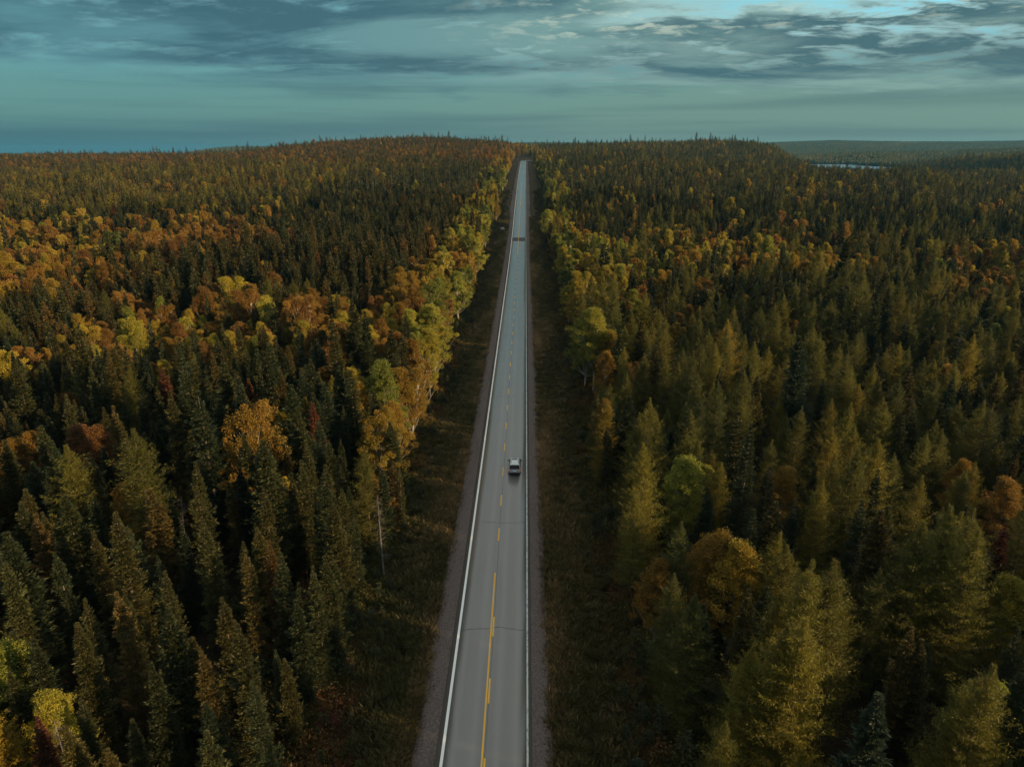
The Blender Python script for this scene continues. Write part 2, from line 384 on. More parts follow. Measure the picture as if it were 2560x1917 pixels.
def gravel_mat():
    m, t = new_mat('shoulder_gravel')
    g = t.node('ShaderNodeNewGeometry'); pos = g.outputs['Position']
    a = t.noise(pos, 5.5, 5, 0.75); b = t.noise(t.vmath('MULTIPLY', pos, (1.0, 0.15, 1.0)), 1.2, 4)
    vo = t.node('ShaderNodeTexVoronoi', {'Vector': pos, 'Scale': 9.0})
    c = t.mix(t.maprange(a, 0.3, 0.7), (0.080, 0.066, 0.062), (0.200, 0.168, 0.158))
    c = t.mix(t.math('MULTIPLY', t.maprange(b, 0.5, 0.75), 0.5), c, (0.095, 0.075, 0.060))
    bp = t.node('ShaderNodeBump', {'Strength': 0.9, 'Distance': 0.08, 'Height': vo.outputs[0]})
    p = t.node('ShaderNodeBsdfPrincipled', {'Base Color': c, 'Roughness': 0.9, 'Specular IOR Level': 0.2, 'Normal': bp.outputs[0]})
    finish(t, p.outputs[0]); return m
def paint_mat(name, col, wear):
    m, t = new_mat(name)
    g = t.node('ShaderNodeNewGeometry'); pos = g.outputs['Position']
    n = t.noise(t.vmath('MULTIPLY', pos, (6.0, 1.4, 1.0)), 1.0, 5, 0.7)
    c = t.mix(t.math('MULTIPLY', t.maprange(n, 0.70 - wear, 0.78 - wear * 0.8), 0.85), col, (0.20, 0.20, 0.18))
    p = t.node('ShaderNodeBsdfPrincipled', {'Base Color': c, 'Roughness': 0.5})
    finish(t, p.outputs[0]); return m
M_GROUND, M_ASPH, M_GRAV = ground_mat(), asphalt_mat(), gravel_mat()
M_WHITE = paint_mat('white_road_paint', (0.90, 0.95, 0.95), -0.1)
M_WHITE_WORN = paint_mat('worn_white_road_paint', (0.58, 0.63, 0.60), 0.22)
M_YELLOW = paint_mat('yellow_road_paint', (0.92, 0.52, 0.03), 0.0)
M_TAR = simple('crack_sealant', (0.055, 0.055, 0.052), 0.6)
M_PATCH = simple('fresh_asphalt', (0.045, 0.045, 0.045), 0.75, noise=0.2, nscale=1.5)
M_ROCK = simple('pale_granite', (0.24, 0.23, 0.21), 0.85, noise=0.35, nscale=1.2)

# ------------------------------------------------------------------ ground
def graded(lo, hi, fine, cen, grow):
    a = [cen]; s = fine
    while a[-1] < hi: a.append(a[-1] + s(a[-1] - cen))
    b = [cen]
    while b[-1] > lo: b.append(b[-1] - s(cen - b[-1]))
    return np.array(sorted(set(b[1:] + a)))
gx = graded(-16000, 16000, lambda d: 1.0 if d < 20 else (1.0 + (d - 20) * 0.055), 0.0, 0)
gy = graded(-600, 16000, lambda d: 4.0 if d < 500 else 4.0 + (d - 500) * 0.03, 0.0, 0)
XX, YY = np.meshgrid(gx, gy)
ZZ = G(XX, YY)
nx, ny = len(gx), len(gy)
i = (np.arange(ny - 1)[:, None] * nx + np.arange(nx - 1)[None]).ravel()
me = np_mesh('ground', np.stack([XX, YY, ZZ], -1).reshape(-1, 3), np.stack([i, i + 1, i + 1 + nx, i + nx], -1), [M_GROUND], smooth=True)
tag(link(bpy.data.objects.new('ground', me)), kind='structure')

# lake: a water sheet over the basin
def lake():
    ys = np.linspace(1120, 2240, 60)
    L, Rr = [], []
    for y in ys:
        cx, hw = float(lake_cx(y)), float(lake_hw(y)) + 14
        L.append((cx - hw, y, LAKE_Z)); Rr.append((cx + hw, y, LAKE_Z))
    V = np.array(L + Rr); n = len(ys); i = np.arange(n - 1)
    m, t = new_mat('lake_water')
    g = t.node('ShaderNodeNewGeometry'); nz = t.noise(g.outputs['Position'], 0.4, 4)
    bp = t.node('ShaderNodeBump', {'Strength': 0.03, 'Distance': 0.05, 'Height': nz})
    p = t.node('ShaderNodeBsdfPrincipled', {'Base Color': (0.02, 0.035, 0.04, 1), 'Roughness': 0.32, 'Specular IOR Level': 1.0, 'Normal': bp.outputs[0]})
    finish(t, p.outputs[0])
    tag(link(bpy.data.objects.new('lake', np_mesh('lake', V, np.stack([i, i + n, i + 1 + n, i + 1], -1), [m]))), kind='structure')
lake()

# ------------------------------------------------------------------ road
EDGE_L, EDGE_R, LINE_L, LINE_R = -4.18, 3.98, -3.61, 3.60
ROAD_END = 1130.0
ry = gy[(gy >= -60) & (gy <= ROAD_END)]
path = [(0.0, y, 0.0) for y in ry]           # x, y, heading to the right
rad = 120.0
for a in np.linspace(4, 62, 16):
    path.append((rad * (1 - math.cos(R(a))), path[len(ry) - 1][1] + rad * math.sin(R(a)), R(a)))
path = np.array(path)
def pz(i_): return P(path[i_, 1]) if path[i_, 1] <= ROAD_END else P(ROAD_END) + 0.35 * (1 - math.cos(path[i_, 2])) * 3
PZs = np.array([pz(i_) for i_ in range(len(path))])
def offset(xo, zo):
    c, s = np.cos(path[:, 2]), np.sin(path[:, 2])
    xo = np.broadcast_to(xo, len(path))
    return np.stack([path[:, 0] + xo * c, path[:, 1] - xo * s, PZs + zo], -1)
def strip(name, cols, mat, parent=None, smooth=True):
    """cols: list of (lateral offset, height) rows along the road"""
    rows = [offset(x, z) for x, z in cols]
    n = len(path); V = np.concatenate(rows); F_ = []
    i = np.arange(n - 1)
    for k_ in range(len(rows) - 1): F_.append(np.stack([i + k_ * n, i + (k_ + 1) * n, i + 1 + (k_ + 1) * n, i + 1 + k_ * n], -1))
    return link(bpy.data.objects.new(name, np_mesh(name, V, np.concatenate(F_), [mat], smooth=smooth)), parent)
rs = np.random.default_rng(5)
road = strip('road', [(EDGE_L - .02, -0.08), (EDGE_L, 0.07), (-2.0, 0.10), (0, 0.12), (2.0, 0.10), (EDGE_R, 0.07), (EDGE_R + .02, -0.08)], M_ASPH, smooth=False)
tag(road, kind='structure')
wob = lambda s: 0.10 * rs.normal(size=len(path))
gl = strip('gravel_shoulder', [(EDGE_L - 0.01, 0.035), (-5.0, -0.01), (-5.9 + wob(1), -0.13), (-6.7 + 3 * wob(2), -0.50)], M_GRAV)
gr_ = strip('gravel_shoulder', [(EDGE_R + 0.01, 0.035), (4.7, 0.0), (5.5 + wob(3), -0.12), (6.3 + 3 * wob(4), -0.50)], M_GRAV)
for o in (gl, gr_): tag(o, kind='structure')

def road_z(x, y):                            # crowned asphalt surface
    xs = [EDGE_L, -2.0, 0, 2.0, EDGE_R]; zs = [0.07, 0.10, 0.12, 0.10, 0.07]
    return np.interp(x, xs, zs) + np.interp(y, path[:, 1], PZs)
def painted(name, x0, x1, y0, y1, mat, lift=0.006, wig=None):
    """a sheet on the asphalt between two lateral offsets, following the crown and the grade"""
    ys = np.unique(np.concatenate([[y0], ry[(ry > y0) & (ry < y1)], [y1]]))
    if wig is not None and y1 - y0 > 20: ys = np.unique(np.concatenate([ys, np.arange(y0, y1, 1.7)]))
    xs = np.unique(np.concatenate([[x0], [v_ for v_ in (-2.0, 0.0, 2.0) if x0 < v_ < x1], [x1]]))
    V = []
    for y in ys:
        d = wig(y) if wig else 0.0
        for x in xs: V.append((x + d, y, float(road_z(x + d, y)) + lift))
    n = len(xs); i = (np.arange(len(ys) - 1)[:, None] * n + np.arange(n - 1)[None]).ravel()
    return link(bpy.data.objects.new(name, np_mesh(name, V, np.stack([i, i + 1, i + 1 + n, i + n], -1), [mat])), road)
for nm, xx, mt in (('edge_line', LINE_L, M_WHITE), ('edge_line', LINE_R, M_WHITE_WORN)):
    o = strip(nm, [(xx - 0.08 - (0.05 if mt == M_WHITE else 0), 0.088), (xx + 0.08 + (0.04 if mt == M_WHITE else 0), 0.089)], mt, road)
    o['label'] = 'crisp white edge line' if mt == M_WHITE else 'worn greyish edge line'
    # lift follows the crown at that offset
    zc = np.interp(xx, [EDGE_L, -2.0], [0.07, 0.10]) if xx < 0 else np.interp(xx, [2.0, EDGE_R], [0.10, 0.07])
    for v_ in o.data.vertices: v_.co.z += zc + 0.006 - 0.0885
def Yof(py):                                 # distance along the road of a photograph row
    return at(1290 + (1917 - py) * 0.02, py, 0.1)[1]
def seam_w(y): return 0.03 * math.sin(y * 0.13) + 0.015 * math.sin(y * 0.71)
seam = painted('seam', -0.015, 0.025, -50, 480, M_TAR, 0.004, seam_w); seam['label'] = 'dark joint between the two lanes'
s0 = Yof(1441.0)
o = painted('centre_line', -0.30, -0.16, -50, s0, M_YELLOW, 0.007); o['label'] = 'solid yellow line'
o = painted('centre_line', -0.30, -0.17, Yof(640), 640, M_YELLOW, 0.007); o['label'] = 'solid yellow line'
DY = [Yof(v_) for v_ in (1688, 1410 + 0, )]
d0 = Yof(900 + 752 / 1.629)                 # near end of one dash seen in the photograph
ph = 9.0
y = d0 - 9.0 * 12
nd = 0
while y < 560:
    if y > -40 and not (y - 1.5 < s0 < y + 6):
        near = y < s0
        o = painted('centre_dash', -0.07 if near else -0.16, 0.07 if near else -0.02, y, y + 3.1, M_YELLOW, 0.011 if False else 0.0105)
        nd += 1
    y += ph
for py in (1578, 1317, 995, 843, 771, 693, 675):
    yy = Yof(py); n = 44; xs = np.linspace(EDGE_L + .05, EDGE_R - .05, n)
    cy = yy + np.cumsum(rs.normal(0, 0.05, n)) + 0.25 * np.sin(xs * 0.9 + py); hw = 0.022 + 0.02 * rs.random(n) + (0.02 if py < 900 else 0)
    V = [(x, c_ - h_, float(road_z(x, c_)) + 0.004) for x, c_, h_ in zip(xs, cy, hw)] + [(x, c_ + h_, float(road_z(x, c_)) + 0.004) for x, c_, h_ in zip(xs, cy, hw)]
    i = np.arange(n - 1)
    link(bpy.data.objects.new('crack', np_mesh('crack', V, np.stack([i, i + 1, i + 1 + n, i + n], -1), [M_TAR])), road)
yp = Yof(605)
o = painted('asphalt_patch', EDGE_L + 0.1, EDGE_R - 0.05, yp, yp + 10.5, M_PATCH, 0.003); o['label'] = 'dark band of newer asphalt over a culvert'

# ------------------------------------------------------------------ tree meshes
def unit(v): return v / (np.linalg.norm(v, axis=-1, keepdims=True) + 1e-9)
def conifer(seed, h, Rm, nb, ns, ll, lw, rise=(0.25, -0.35), shape=0.8, start=0.10, ragged=0.3, thin=0.0, kind='spruce'):
    rng = np.random.default_rng(seed)
    crown, trunk = Geo(), Geo()
    lean = rng.normal(0, 0.012, 2)
    tz = np.linspace(0, 1, 9); tp = np.stack([lean[0] * h * tz ** 2 + 0.05 * np.sin(tz * 5 + seed), lean[1] * h * tz ** 2, tz * h], -1)
    r0 = 0.011 * h + 0.02
    trunk.tube(tp, r0 * (1 - 0.93 * tz) ** 0.9, 7, 0)
    t = start + (1 - start) * (np.arange(nb) + rng.random(nb)) / nb
    if kind == 'spruce':
        wh = max(0.42, 0.0) / h; t = np.where(rng.random(nb) < 0.8, np.round(t / wh) * wh + rng.normal(0, 0.12 * wh, nb), t); t = np.clip(t, start, 0.992)
    if thin > 0:                              # patches of missing branches
        keep = (np.sin(t * 19 + seed) * np.sin(t * 43 + seed * 2) > -1 + thin) | (rng.random(nb) > 0.5); t = t[keep]
    n = len(t); azm = rng.random(n) * 2 * np.pi
    uu = np.clip((1 - t) / (1 - start), 0, 1); kk_ = 1.0 + 2.4 * (1 - shape) / 0.45
    prof = (1 - np.exp(-kk_ * uu)) / (1 - np.exp(-kk_))
    prof = prof * (1 - np.exp(-(1 - t) * 20 - 0.12))
    lump = 1 + ragged * (0.6 * np.sin(azm * 2 + t * 17 + seed) * np.sin(t * 29 + seed * 3) + 0.5 * np.sin(azm * 3 - t * 47 + seed) + 0.4 * rng.normal(size=n))
    under = sstep(t, start - 0.02, start + 0.18) * 0.45 + 0.55
    L = np.clip(Rm * prof * lump * under * (0.55 + 0.62 * rng.random(n)), 0.06, None) + 0.05
    a1 = rise[0] * t + rise[1] * (1 - t) + rng.normal(0, 0.08, n)
    dirh = np.stack([np.cos(azm), np.sin(azm), 0 * azm], -1)
    base = np.stack([np.interp(t, tz, tp[:, 0]), np.interp(t, tz, tp[:, 1]), t * h], -1)
    up = np.array([0, 0, 1.0])
    def spine(i_, s_): return base[i_] + dirh[i_] * (L[i_] * s_)[:, None] + up * (L[i_] * (a1[i_] * s_ + 0.28 * (s_ ** 2.5) - 0.12 * s_))[:, None]
    cnt = np.maximum(2, (ns * (0.35 + 0.9 * L / max(L.max(), 1e-3))).astype(int))
    idx = np.repeat(np.arange(n), cnt); m = len(idx)
    s_ = rng.random(m) ** 0.7
    lat = np.stack([-dirh[idx][:, 1], dirh[idx][:, 0], 0 * s_], -1)
    wdt = (0.24 * L[idx] * (1 - 0.75 * s_) + 0.03)
    off = rng.uniform(-1, 1, m)
    c = spine(idx, s_) + lat * (off * wdt)[:, None] + up * (rng.normal(0, 0.05, m) - 0.10 * np.abs(off) * wdt)[:, None]
    if kind == 'spruce':
        d = dirh[idx] * 0.8 + lat * (off * 0.8)[:, None] + rng.normal(0, 0.25, (m, 3)) + up * (0.10 + 0.35 * s_ - 0.25 * (off ** 2))[:, None]
        nr = up + rng.normal(0, 0.5, (m, 3))
    else:
        d = dirh[idx] * 0.5 + lat * (off * 0.7)[:, None] + rng.normal(0, 0.55, (m, 3)) + up * 0.15
        nr = rng.normal(0, 1, (m, 3)) + up * 0.6
    tipk = 0.4 + 0.6 * np.clip((1 - t[idx]) * 7, 0, 1)
    crown.leaves(c, d, nr, ll * tipk * (0.6 + 0.7 * rng.random(m)), lw * tipk * (0.7 + 0.6 * rng.random(m)), rng)
    # leading shoot
    q = max(6, int(ns * 1.4)); tt = rng.random(q)
    c = np.stack([np.full(q, tp[-1, 0]), np.full(q, tp[-1, 1]), h * (0.955 + 0.045 * tt)], -1)
    aa = rng.random(q) * 6.28; d = np.stack([np.cos(aa), np.sin(aa), 0.9 + 1.5 * tt], -1)
    crown.leaves(c, d, unit(rng.normal(size=(q, 3))), ll * 0.45, lw * 0.5, rng)
    # visible woody branches
    for j in rng.choice(n, min(n, nb // 5), replace=False):
        ss = np.array([0.0, 0.5, 0.9]); trunk.tube(spine(np.full(3, j), ss), [0.03, 0.018, 0.006], 3, 0)
    return crown, trunk

def broadleaf(seed, h, Rm, nc, nl, ll, bare=0.32, stems=1, crown_w=1.0, open_=0.0):
    rng = np.random.default_rng(seed)
    crown, trunk = Geo(), Geo()
    cs, stemlist = [], []
    for k_ in range(stems):
        a = rng.random() * 6.28; sp = (0.10 if stems > 1 else 0.025) * h
        tz = np.linspace(0, 1, 8)
        hh = h * (1 - 0.08 * k_)
        tp = np.stack([sp * np.cos(a) * tz ** 1.4 + 0.10 * np.sin(tz * 6 + k_), sp * np.sin(a) * tz ** 1.4 + 0.08 * np.cos(tz * 5 + k_) - .08, tz * hh * 0.95], -1)
        r0 = 0.0095 * h + 0.02
        trunk.tube(tp, r0 * (1 - 0.9 * tz) ** 0.8, 7, 0); stemlist.append(tp)
    n = nc
    t = bare + (0.99 - bare) * rng.random(n) ** 0.75
    q = (t - bare) / (1 - bare)
    prof = np.clip(1 - np.abs(q - 0.34) ** 1.6 / 0.62, 0.12, 1)
    azm = rng.random(n) * 6.28
    bump = 1 + 0.38 * np.sin(azm * 2 + seed + q * 3) + 0.34 * np.sin(azm * 3 + q * 9 + seed * 2) + 0.15 * rng.normal(size=n)
    rr = Rm * prof * bump * np.clip(0.25 + 0.85 * rng.random(n) ** 0.6, 0, 1.05) * crown_w
    si = rng.integers(0, stems, n)
    ax_ = np.array([[np.interp(a_, np.linspace(0, 1, 8), stemlist[s_][:, 0]), np.interp(a_, np.linspace(0, 1, 8), stemlist[s_][:, 1])] for a_, s_ in zip(t, si)])
    cen = np.stack([ax_[:, 0] + rr * np.cos(azm), ax_[:, 1] + rr * np.sin(azm), t * h], -1)
    for j in range(0, n, 2):
        s_ = stemlist[si[j]]; t0 = max(bare * 0.7, t[j] - 0.10 - rr[j] / h * 0.9)
        b = np.array([np.interp(t0, np.linspace(0, 1, 8), s_[:, i_]) for i_ in range(3)])
        mid = (b + cen[j]) / 2 + np.array([0, 0, -0.15 * rr[j]])
        trunk.tube(np.array([b, mid, cen[j]]), [0.045, 0.028, 0.008], 4, 0)
    sz = (0.22 + 0.36 * rng.random(n) ** 1.3) * (h / 12)
    idx = np.repeat(np.arange(n), nl); m = len(idx)
    o_ = rng.normal(size=(m, 3)); o_ = unit(o_) * (rng.random(m) ** 0.4)[:, None]
    c = cen[idx] + o_ * sz[idx][:, None] * np.array([1.15, 1.15, 0.85]) * (1 + open_)
    d = o_ + rng.normal(0, 0.6, (m, 3)) + np.array([0, 0, -0.15]); nr = rng.normal(size=(m, 3)) + np.array([0, 0, 0.6])
    crown.leaves(c, d, nr, ll * (0.7 + 0.6 * rng.random(m)), ll * 0.75, rng)
    cl = rng.random(n); crown.L[-1] = np.clip(crown.L[-1] * 0.55 + np.repeat(cl[idx], 4) * 0.45, 0, 1)
    return crown, trunk

def snag(seed, h):
    rng = np.random.default_rng(seed); g = Geo()
    tz = np.linspace(0, 1, 9); tp = np.stack([0.03 * h * tz ** 2, 0.02 * h * np.sin(tz * 3), tz * h], -1)
    g.tube(tp, (0.012 * h + .02) * (1 - 0.85 * tz), 7, 0)
    b = Geo()
    for j in range(90):
        t = rng.uniform(0.25, 0.98); a = rng.random() * 6.28; L = (1.1 * (1 - t) + 0.25) * rng.uniform(0.5, 1.1)
        p0 = np.array([np.interp(t, tz, tp[:, i_]) for i_ in range(3)]); d = np.array([math.cos(a), math.sin(a), rng.uniform(-.5, .15)])
        p1 = p0 + d * L * 0.5; p2 = p0 + d * L + np.array([0, 0, -0.15 * L])
        b.tube(np.array([p0, p1, p2]), [0.022, 0.014, 0.004], 3, 0)
        for q in range(3):
            s_ = rng.uniform(.3, 1); e = p0 + (p2 - p0) * s_; dd = d + rng.normal(0, .7, 3)
            b.tube(np.array([e, e + dd * 0.2, e + dd * 0.38]), [0.010, 0.007, 0.003], 3, 0)
    return b, g

def variants(kind, lod):
    out_ = []
    if kind == 'spruce':
        specs = [(14, 1.8, .82), (15, 1.5, .70), (12.5, 2.0, .90), (16, 1.9, .76), (13, 1.35, .66), (11, 1.7, .92)]
        nb, ns, ll, lw = [(720, 44, .27, .075), (300, 20, .50, .16), (110, 9, .80, .30)][lod]
        for i_, (h, r_, s_) in enumerate(specs if lod == 0 else specs[:4]):
            out_.append((h, conifer(11 + i_ + lod * 50, h, r_ * (.64, .55, .50)[lod], nb, ns, ll, lw, (0.35, -0.35), s_, 0.07 + .03 * (i_ % 3), 0.55, 0.5 * (i_ % 2))))
    elif kind == 'larch':
        specs = [(17, 2.9, .85), (16, 2.4, .8), (18, 3.2, .95), (15, 2.2, .72), (14, 2.5, .9)]
        nb, ns, ll, lw = [(860, 60, .25, .034), (320, 22, .52, .11), (110, 9, .85, .27)][lod]
        for i_, (h, r_, s_) in enumerate(specs if lod == 0 else specs[:4]):
            out_.append((h, conifer(211 + i_ + lod * 50, h, r_ * (.92, .80, .74)[lod], nb, ns, ll, lw, (0.75, 0.0), s_, 0.10, 0.50, 0.3, kind='larch')))
    elif kind == 'birch':
        specs = [(13, 1.8, 1), (14, 2.2, 1), (12, 1.7, 2), (15, 1.9, 1), (12.5, 2.5, 3), (11, 1.7, 1)]
        nc, nl, ll = [(190, 190, .125), (110, 55, .28), (56, 18, .58)][lod]
        for i_, (h, r_, st_) in enumerate(specs if lod == 0 else specs[:4]):
            out_.append((h, broadleaf(411 + i_ + lod * 50, h, r_, nc, nl, ll, 0.30 if i_ != 3 else 0.45, st_)))
    return out_
MATS = {'spruce': (M_SPRUCE, M_BARK), 'larch': (M_LARCH, M_BARK), 'birch': (M_BIRCH, M_BBARK)}

# ------------------------------------------------------------------ where the trees stand
rng = np.random.default_rng(77)
HEROES = [  # tip column and row in the photograph (scale 2211 x 1656), kind, height, colour 0..1
 ('s', 650, 1000, 15, .40), ('s', 626, 1035, 13.5, .42), ('s', 720, 1085, 14, .50), ('s', 738, 880, 14, .30), ('s', 655, 790, 13, .15), ('s', 340, 835, 15, .40),
 ('s', 345, 925, 14, .20), ('s', 408, 930, 16, .45), ('s', 291, 972, 16, .48), ('s', 428, 1050, 16, .50), ('s', 495, 1045, 13, .55), ('s', 519, 1012, 14, .15),
 ('s', 267, 868, 14, .20), ('s', 112, 955, 14, .15), ('s', 222, 968, 13, .12), ('s', 205, 1155, 14, .50), ('s', 257, 1283, 15, .68), ('s', 183, 1303, 14, .45),
 ('s', 352, 1238, 14, .45), ('s', 350, 1322, 15, .30), ('s', 528, 1190, 14, .58), ('s', 580, 1172, 13, .76), ('s', 676, 1228, 14, .35), ('s', 640, 1298, 12, .25),
 ('s', 514, 1356, 15, .45), ('s', 73, 1392, 14, .25), ('s', 25, 1456, 12, .40), ('s', 150, 1566, 12, .60), ('s', 235, 1622, 11, .60), ('s', 76, 1550, 11, .95),
 ('s', 590, 608, 18, .50), ('s', 320, 690, 16, .35), ('s', 465, 735, 14, .15), ('s', 508, 772, 13, .15), ('s', 650, 705, 15, .5), ('s', 170, 1350, 15, .5), ('s', 440, 1130, 15, .40),
 ('s', 580, 1480, 13, .25), ('s', 330, 1440, 13, .3), ('s', 120, 1190, 14, .2), ('s', 30, 1090, 15, .35), ('s', 10, 950, 15, .4), ('s', 535, 820, 14, .85),
 ('b', 325, 787, 11, .72), ('b', 160, 922, 14, .82), ('b', 208, 922, 13, .78), ('b', 60, 935, 13, .60), ('b', 20, 950, 13, .58), ('b', 560, 880, 13, .55), ('b', 800, 888, 14, .45),
 ('b', 828, 783, 17, .12), ('b', 893, 800, 14, .50), ('b', 920, 605, 18, .13), ('b', 962, 660, 17, .24), ('b', 935, 668, 16, .28), ('b', 955, 720, 15, .30), ('b', 760, 695, 13, .45), ('b', 725, 695, 13, .52),
 ('b', 845, 690, 13, .42), ('b', 800, 705, 13, .35), ('b', 1012, 497, 18, .22), ('b', 1025, 515, 16, .26), ('b', 925, 560, 13, .50), ('b', 985, 545, 14, .60), ('b', 992, 588, 15, .16), ('b', 700, 795, 12, .62),
 ('b', 770, 790, 13, .38), ('b', 880, 670, 14, .24), ('l', -14, 1540, 11, .98), ('b', 370, 730, 12, .50), ('b', 150, 850, 11, .68), ('b', 850, 870, 12, .5), ('b', 260, 1050, 12, .58),
 ('b', 1288, 668, 18, .26), ('b', 1258, 676, 17, .14), ('b', 1318, 715, 14, .45), ('b', 1250, 572, 13, .62), ('b', 1290, 600, 13, .50), ('b', 1335, 610, 13, .45), ('b', 1365, 625, 13, .22),
 ('b', 1420, 560, 13, .18), ('b', 1560, 555, 13, .55), ('b', 1600, 560, 13, .50), ('b', 1890, 555, 13, .58), ('b', 1380, 650, 13, .2), ('b', 1310, 760, 12, .55), ('b', 1440, 590, 13, .40),
 ('b', 1560, 1150, 14, .52), ('b', 1598, 1172, 14, .44), ('b', 1530, 1165, 13, .56), ('b', 1425, 1208, 11, .56), ('b', 2195, 1255, 13, .30), ('b', 1478, 990, 14, .20), ('b', 1500, 1000, 13, .22),
 ('b', 1695, 1010, 12, .5), ('b', 2040, 560, 14, .08), ('b', 2010, 580, 14, .12), ('b', 1460, 700, 12, .45), ('b', 2180, 1040, 13, .6), ('b', 2150, 700, 13, .12),
 ('l', 1392, 765, 15, .45), ('l', 1402, 862, 17, .50), ('l', 1380, 895, 17, .52), ('l', 1420, 905, 17, .50), ('l', 1440, 770, 15, .45), ('l', 1395, 960, 18, .62), ('l', 1372, 985, 14, .58),
 ('l', 1555, 1002, 14, .62), ('l', 1772, 1040, 15, .60), ('l', 1806, 982, 15, .50), ('l', 1908, 870, 16, .48), ('l', 2034, 930, 15, .45), ('l', 1998, 935, 15, .40), ('l', 1665, 950, 14, .5),
 ('l', 2055, 1100, 19.5, .48), ('l', 1990, 1128, 18.5, .46), ('l', 2112, 1142, 19, .50), ('l', 1748, 1215, 20, .50), ('l', 1796, 1220, 19.5, .50), ('l', 1688, 1282, 17, .60), ('l', 1742, 1338, 19, .66),
 ('l', 1700, 1352, 18, .56), ('l', 1620, 1398, 15, .60), ('l', 2135, 1442, 18, .55), ('l', 2085, 1470, 15, .42), ('l', 1470, 1130, 15, .20), ('l', 1500, 1290, 15, .30), ('l', 1415, 1250, 14, .25),
 ('l', 1645, 640, 14, .4), ('l', 1700, 700, 15, .4), ('l', 1580, 690, 15, .4), ('l', 1480, 720, 15, .42), ('l', 1760, 760, 15, .38), ('l', 1850, 720, 15, .35), ('l', 1600, 860, 15, .42),
 ('l', 1730, 880, 15, .4), ('l', 1560, 1560, 14, .5), ('l', 1900, 1230, 14, .3), ('l', 1350, 1060, 14, .5),
 ('s', 1968, 1352, 14, .62), ('s', 1992, 1388, 13, .45), ('s', 1625, 1105, 14, .15), ('s', 1660, 1010, 14, .2), ('s', 1830, 880, 13, .2), ('s', 1900, 1015, 14, .2), ('s', 1560, 1215, 12, .1),
 ('s', 2175, 1135, 13, .97), ('s', 1520, 1310, 13, .3), ('s', 1860, 1080, 14, .15), ('s', 1720, 1080, 13, .15), ('s', 1660, 1270, 13, .2), ('s', 1530, 1060, 12, .1),
]
heroes = []
for k_, px, py, h, hu in HEROES:
    x, y = at(px * 1.1578, py * 1.1578, h * 0.99)
    if abs(x) < 15.0: x = math.copysign(15.2 + rng.random(), x)
    heroes.append(({'s': 0, 'l': 1, 'b': 2}[k_], x, y, h, hu))
heroes = np.array(heroes)

def zone(x, y):
    """share of spruce / larch / birch and mean birch, conifer colour at a place"""
    x = np.asarray(x, float); y = np.asarray(y, float)
    n1 = vnoise(x / 33.0, y / 41.0, 2.0); n2 = vnoise(x / 14.0, y / 17.0, 5.0); n3 = vnoise(x / 90.0, y / 110.0, 8.0)
    L = x < 0
    D = np.hypot(x, y)
    b = np.where(L, 0.20 + 0.22 * n1 + 0.15 * n2, 0.15 + 0.2 * n1 + 0.12 * n2)
    l = np.where(L, 0.04 + 0.10 * np.clip(n3, 0, 1), 0.55 - 0.25 * n2 + 0.2 * n3)
    # orange birch stand, left middle distance
    m = np.exp(-0.5 * (((x + 170) / 75) ** 2 + ((y - 235) / 62) ** 2)); m2 = sstep(-x, 75, 110) * sstep(y, 150, 190) * (1 - sstep(y, 300, 345 ))
    b = b + np.where(L, 0.88 * np.clip(m2 * 0.9 + m * 0.3, 0, 1) * (0.75 + 0.4 * n2), 0)
    # tall dark spruces between that stand and the road
    s_ = sstep(x, -115, -85) * (1 - sstep(x, -34, -24)) * sstep(y, 165, 200) * (1 - sstep(y, 560, 700))
    b = np.where(L, b * (1 - 0.75 * s_), b); l = np.where(L, l * (1 - 0.8 * s_), l)
    # green belt beyond, left
    g = np.where(L, sstep(y, 330, 380) * (1 - sstep(y, 620, 800)) * sstep(-x, 60, 130), 0)
    b = b * (1 - 0.55 * g); l = l + 0.35 * g
    far = np.where(L, sstep(y, 650, 900), 0); b = b + far * (0.22 + 0.25 * n1); b = b * (1 - 0.35 * np.where(L, 0, sstep(y, 400, 800)))
    # golden roadside rows
    ax = np.abs(x)
    rowL = L * (1 - sstep(ax, 24, 40)) * sstep(y, 105, 130); rowR = (~L) * (1 - sstep(ax, 22, 42)) * sstep(y, 150, 180)
    b = b + (0.8 * rowL + 0.75 * rowR) * (1 - 0.40 * sstep(y, 260, 480)) * (1 + 0.25 * n2)
    cL = L * sstep(y, 118, 132) * (1 - sstep(y, 158, 172)) * sstep(-x, 20, 28) * (1 - sstep(-x, 75, 95))
    b = b + 0.6 * cL
    # golden band across the right middle distance
    band = (~L) * sstep(y, 185, 205) * (1 - sstep(y, 255, 285)) * (1 - sstep(x, 150, 260)) * (0.6 + 0.6 * n2)
    b = b + 0.62 * np.clip(band, 0, 1)
    # dark spruces past it
    ds = (~L) * sstep(y, 270, 300) * (1 - sstep(y, 900, 1200))
    l = l * (1 - 0.55 * ds); b = b - 0.10 * ds * (n1 < 0.2)
    nearL = L * (1 - sstep(y, 95, 120)); b = b * (1 - 0.6 * nearL)
    nearR = (~L) * (1 - sstep(y, 150, 190)); b = b * (1 - 0.75 * nearR); l = l + 0.15 * nearR
    b = np.clip(b, 0.02, 0.95); l = np.clip(l, 0.02, 0.95) * (1 - b)
    hb = 0.52 + 0.22 * n3 + 0.10 * n1 - 0.25 * rowL * sstep(y, 150, 200) - 0.26 * rowR + 0.13 * m2 * L + np.where(L, 0.10 * sstep(y, 400, 900), -0.10 * sstep(y, 150, 700)) - 0.1 * cL
    hc = 0.30 + 0.12 * n3 + np.where(L, 0.08, 0.0) + np.where(L, 0.10 * sstep(y, 300, 900), 0)
    return b, l, hb, hc

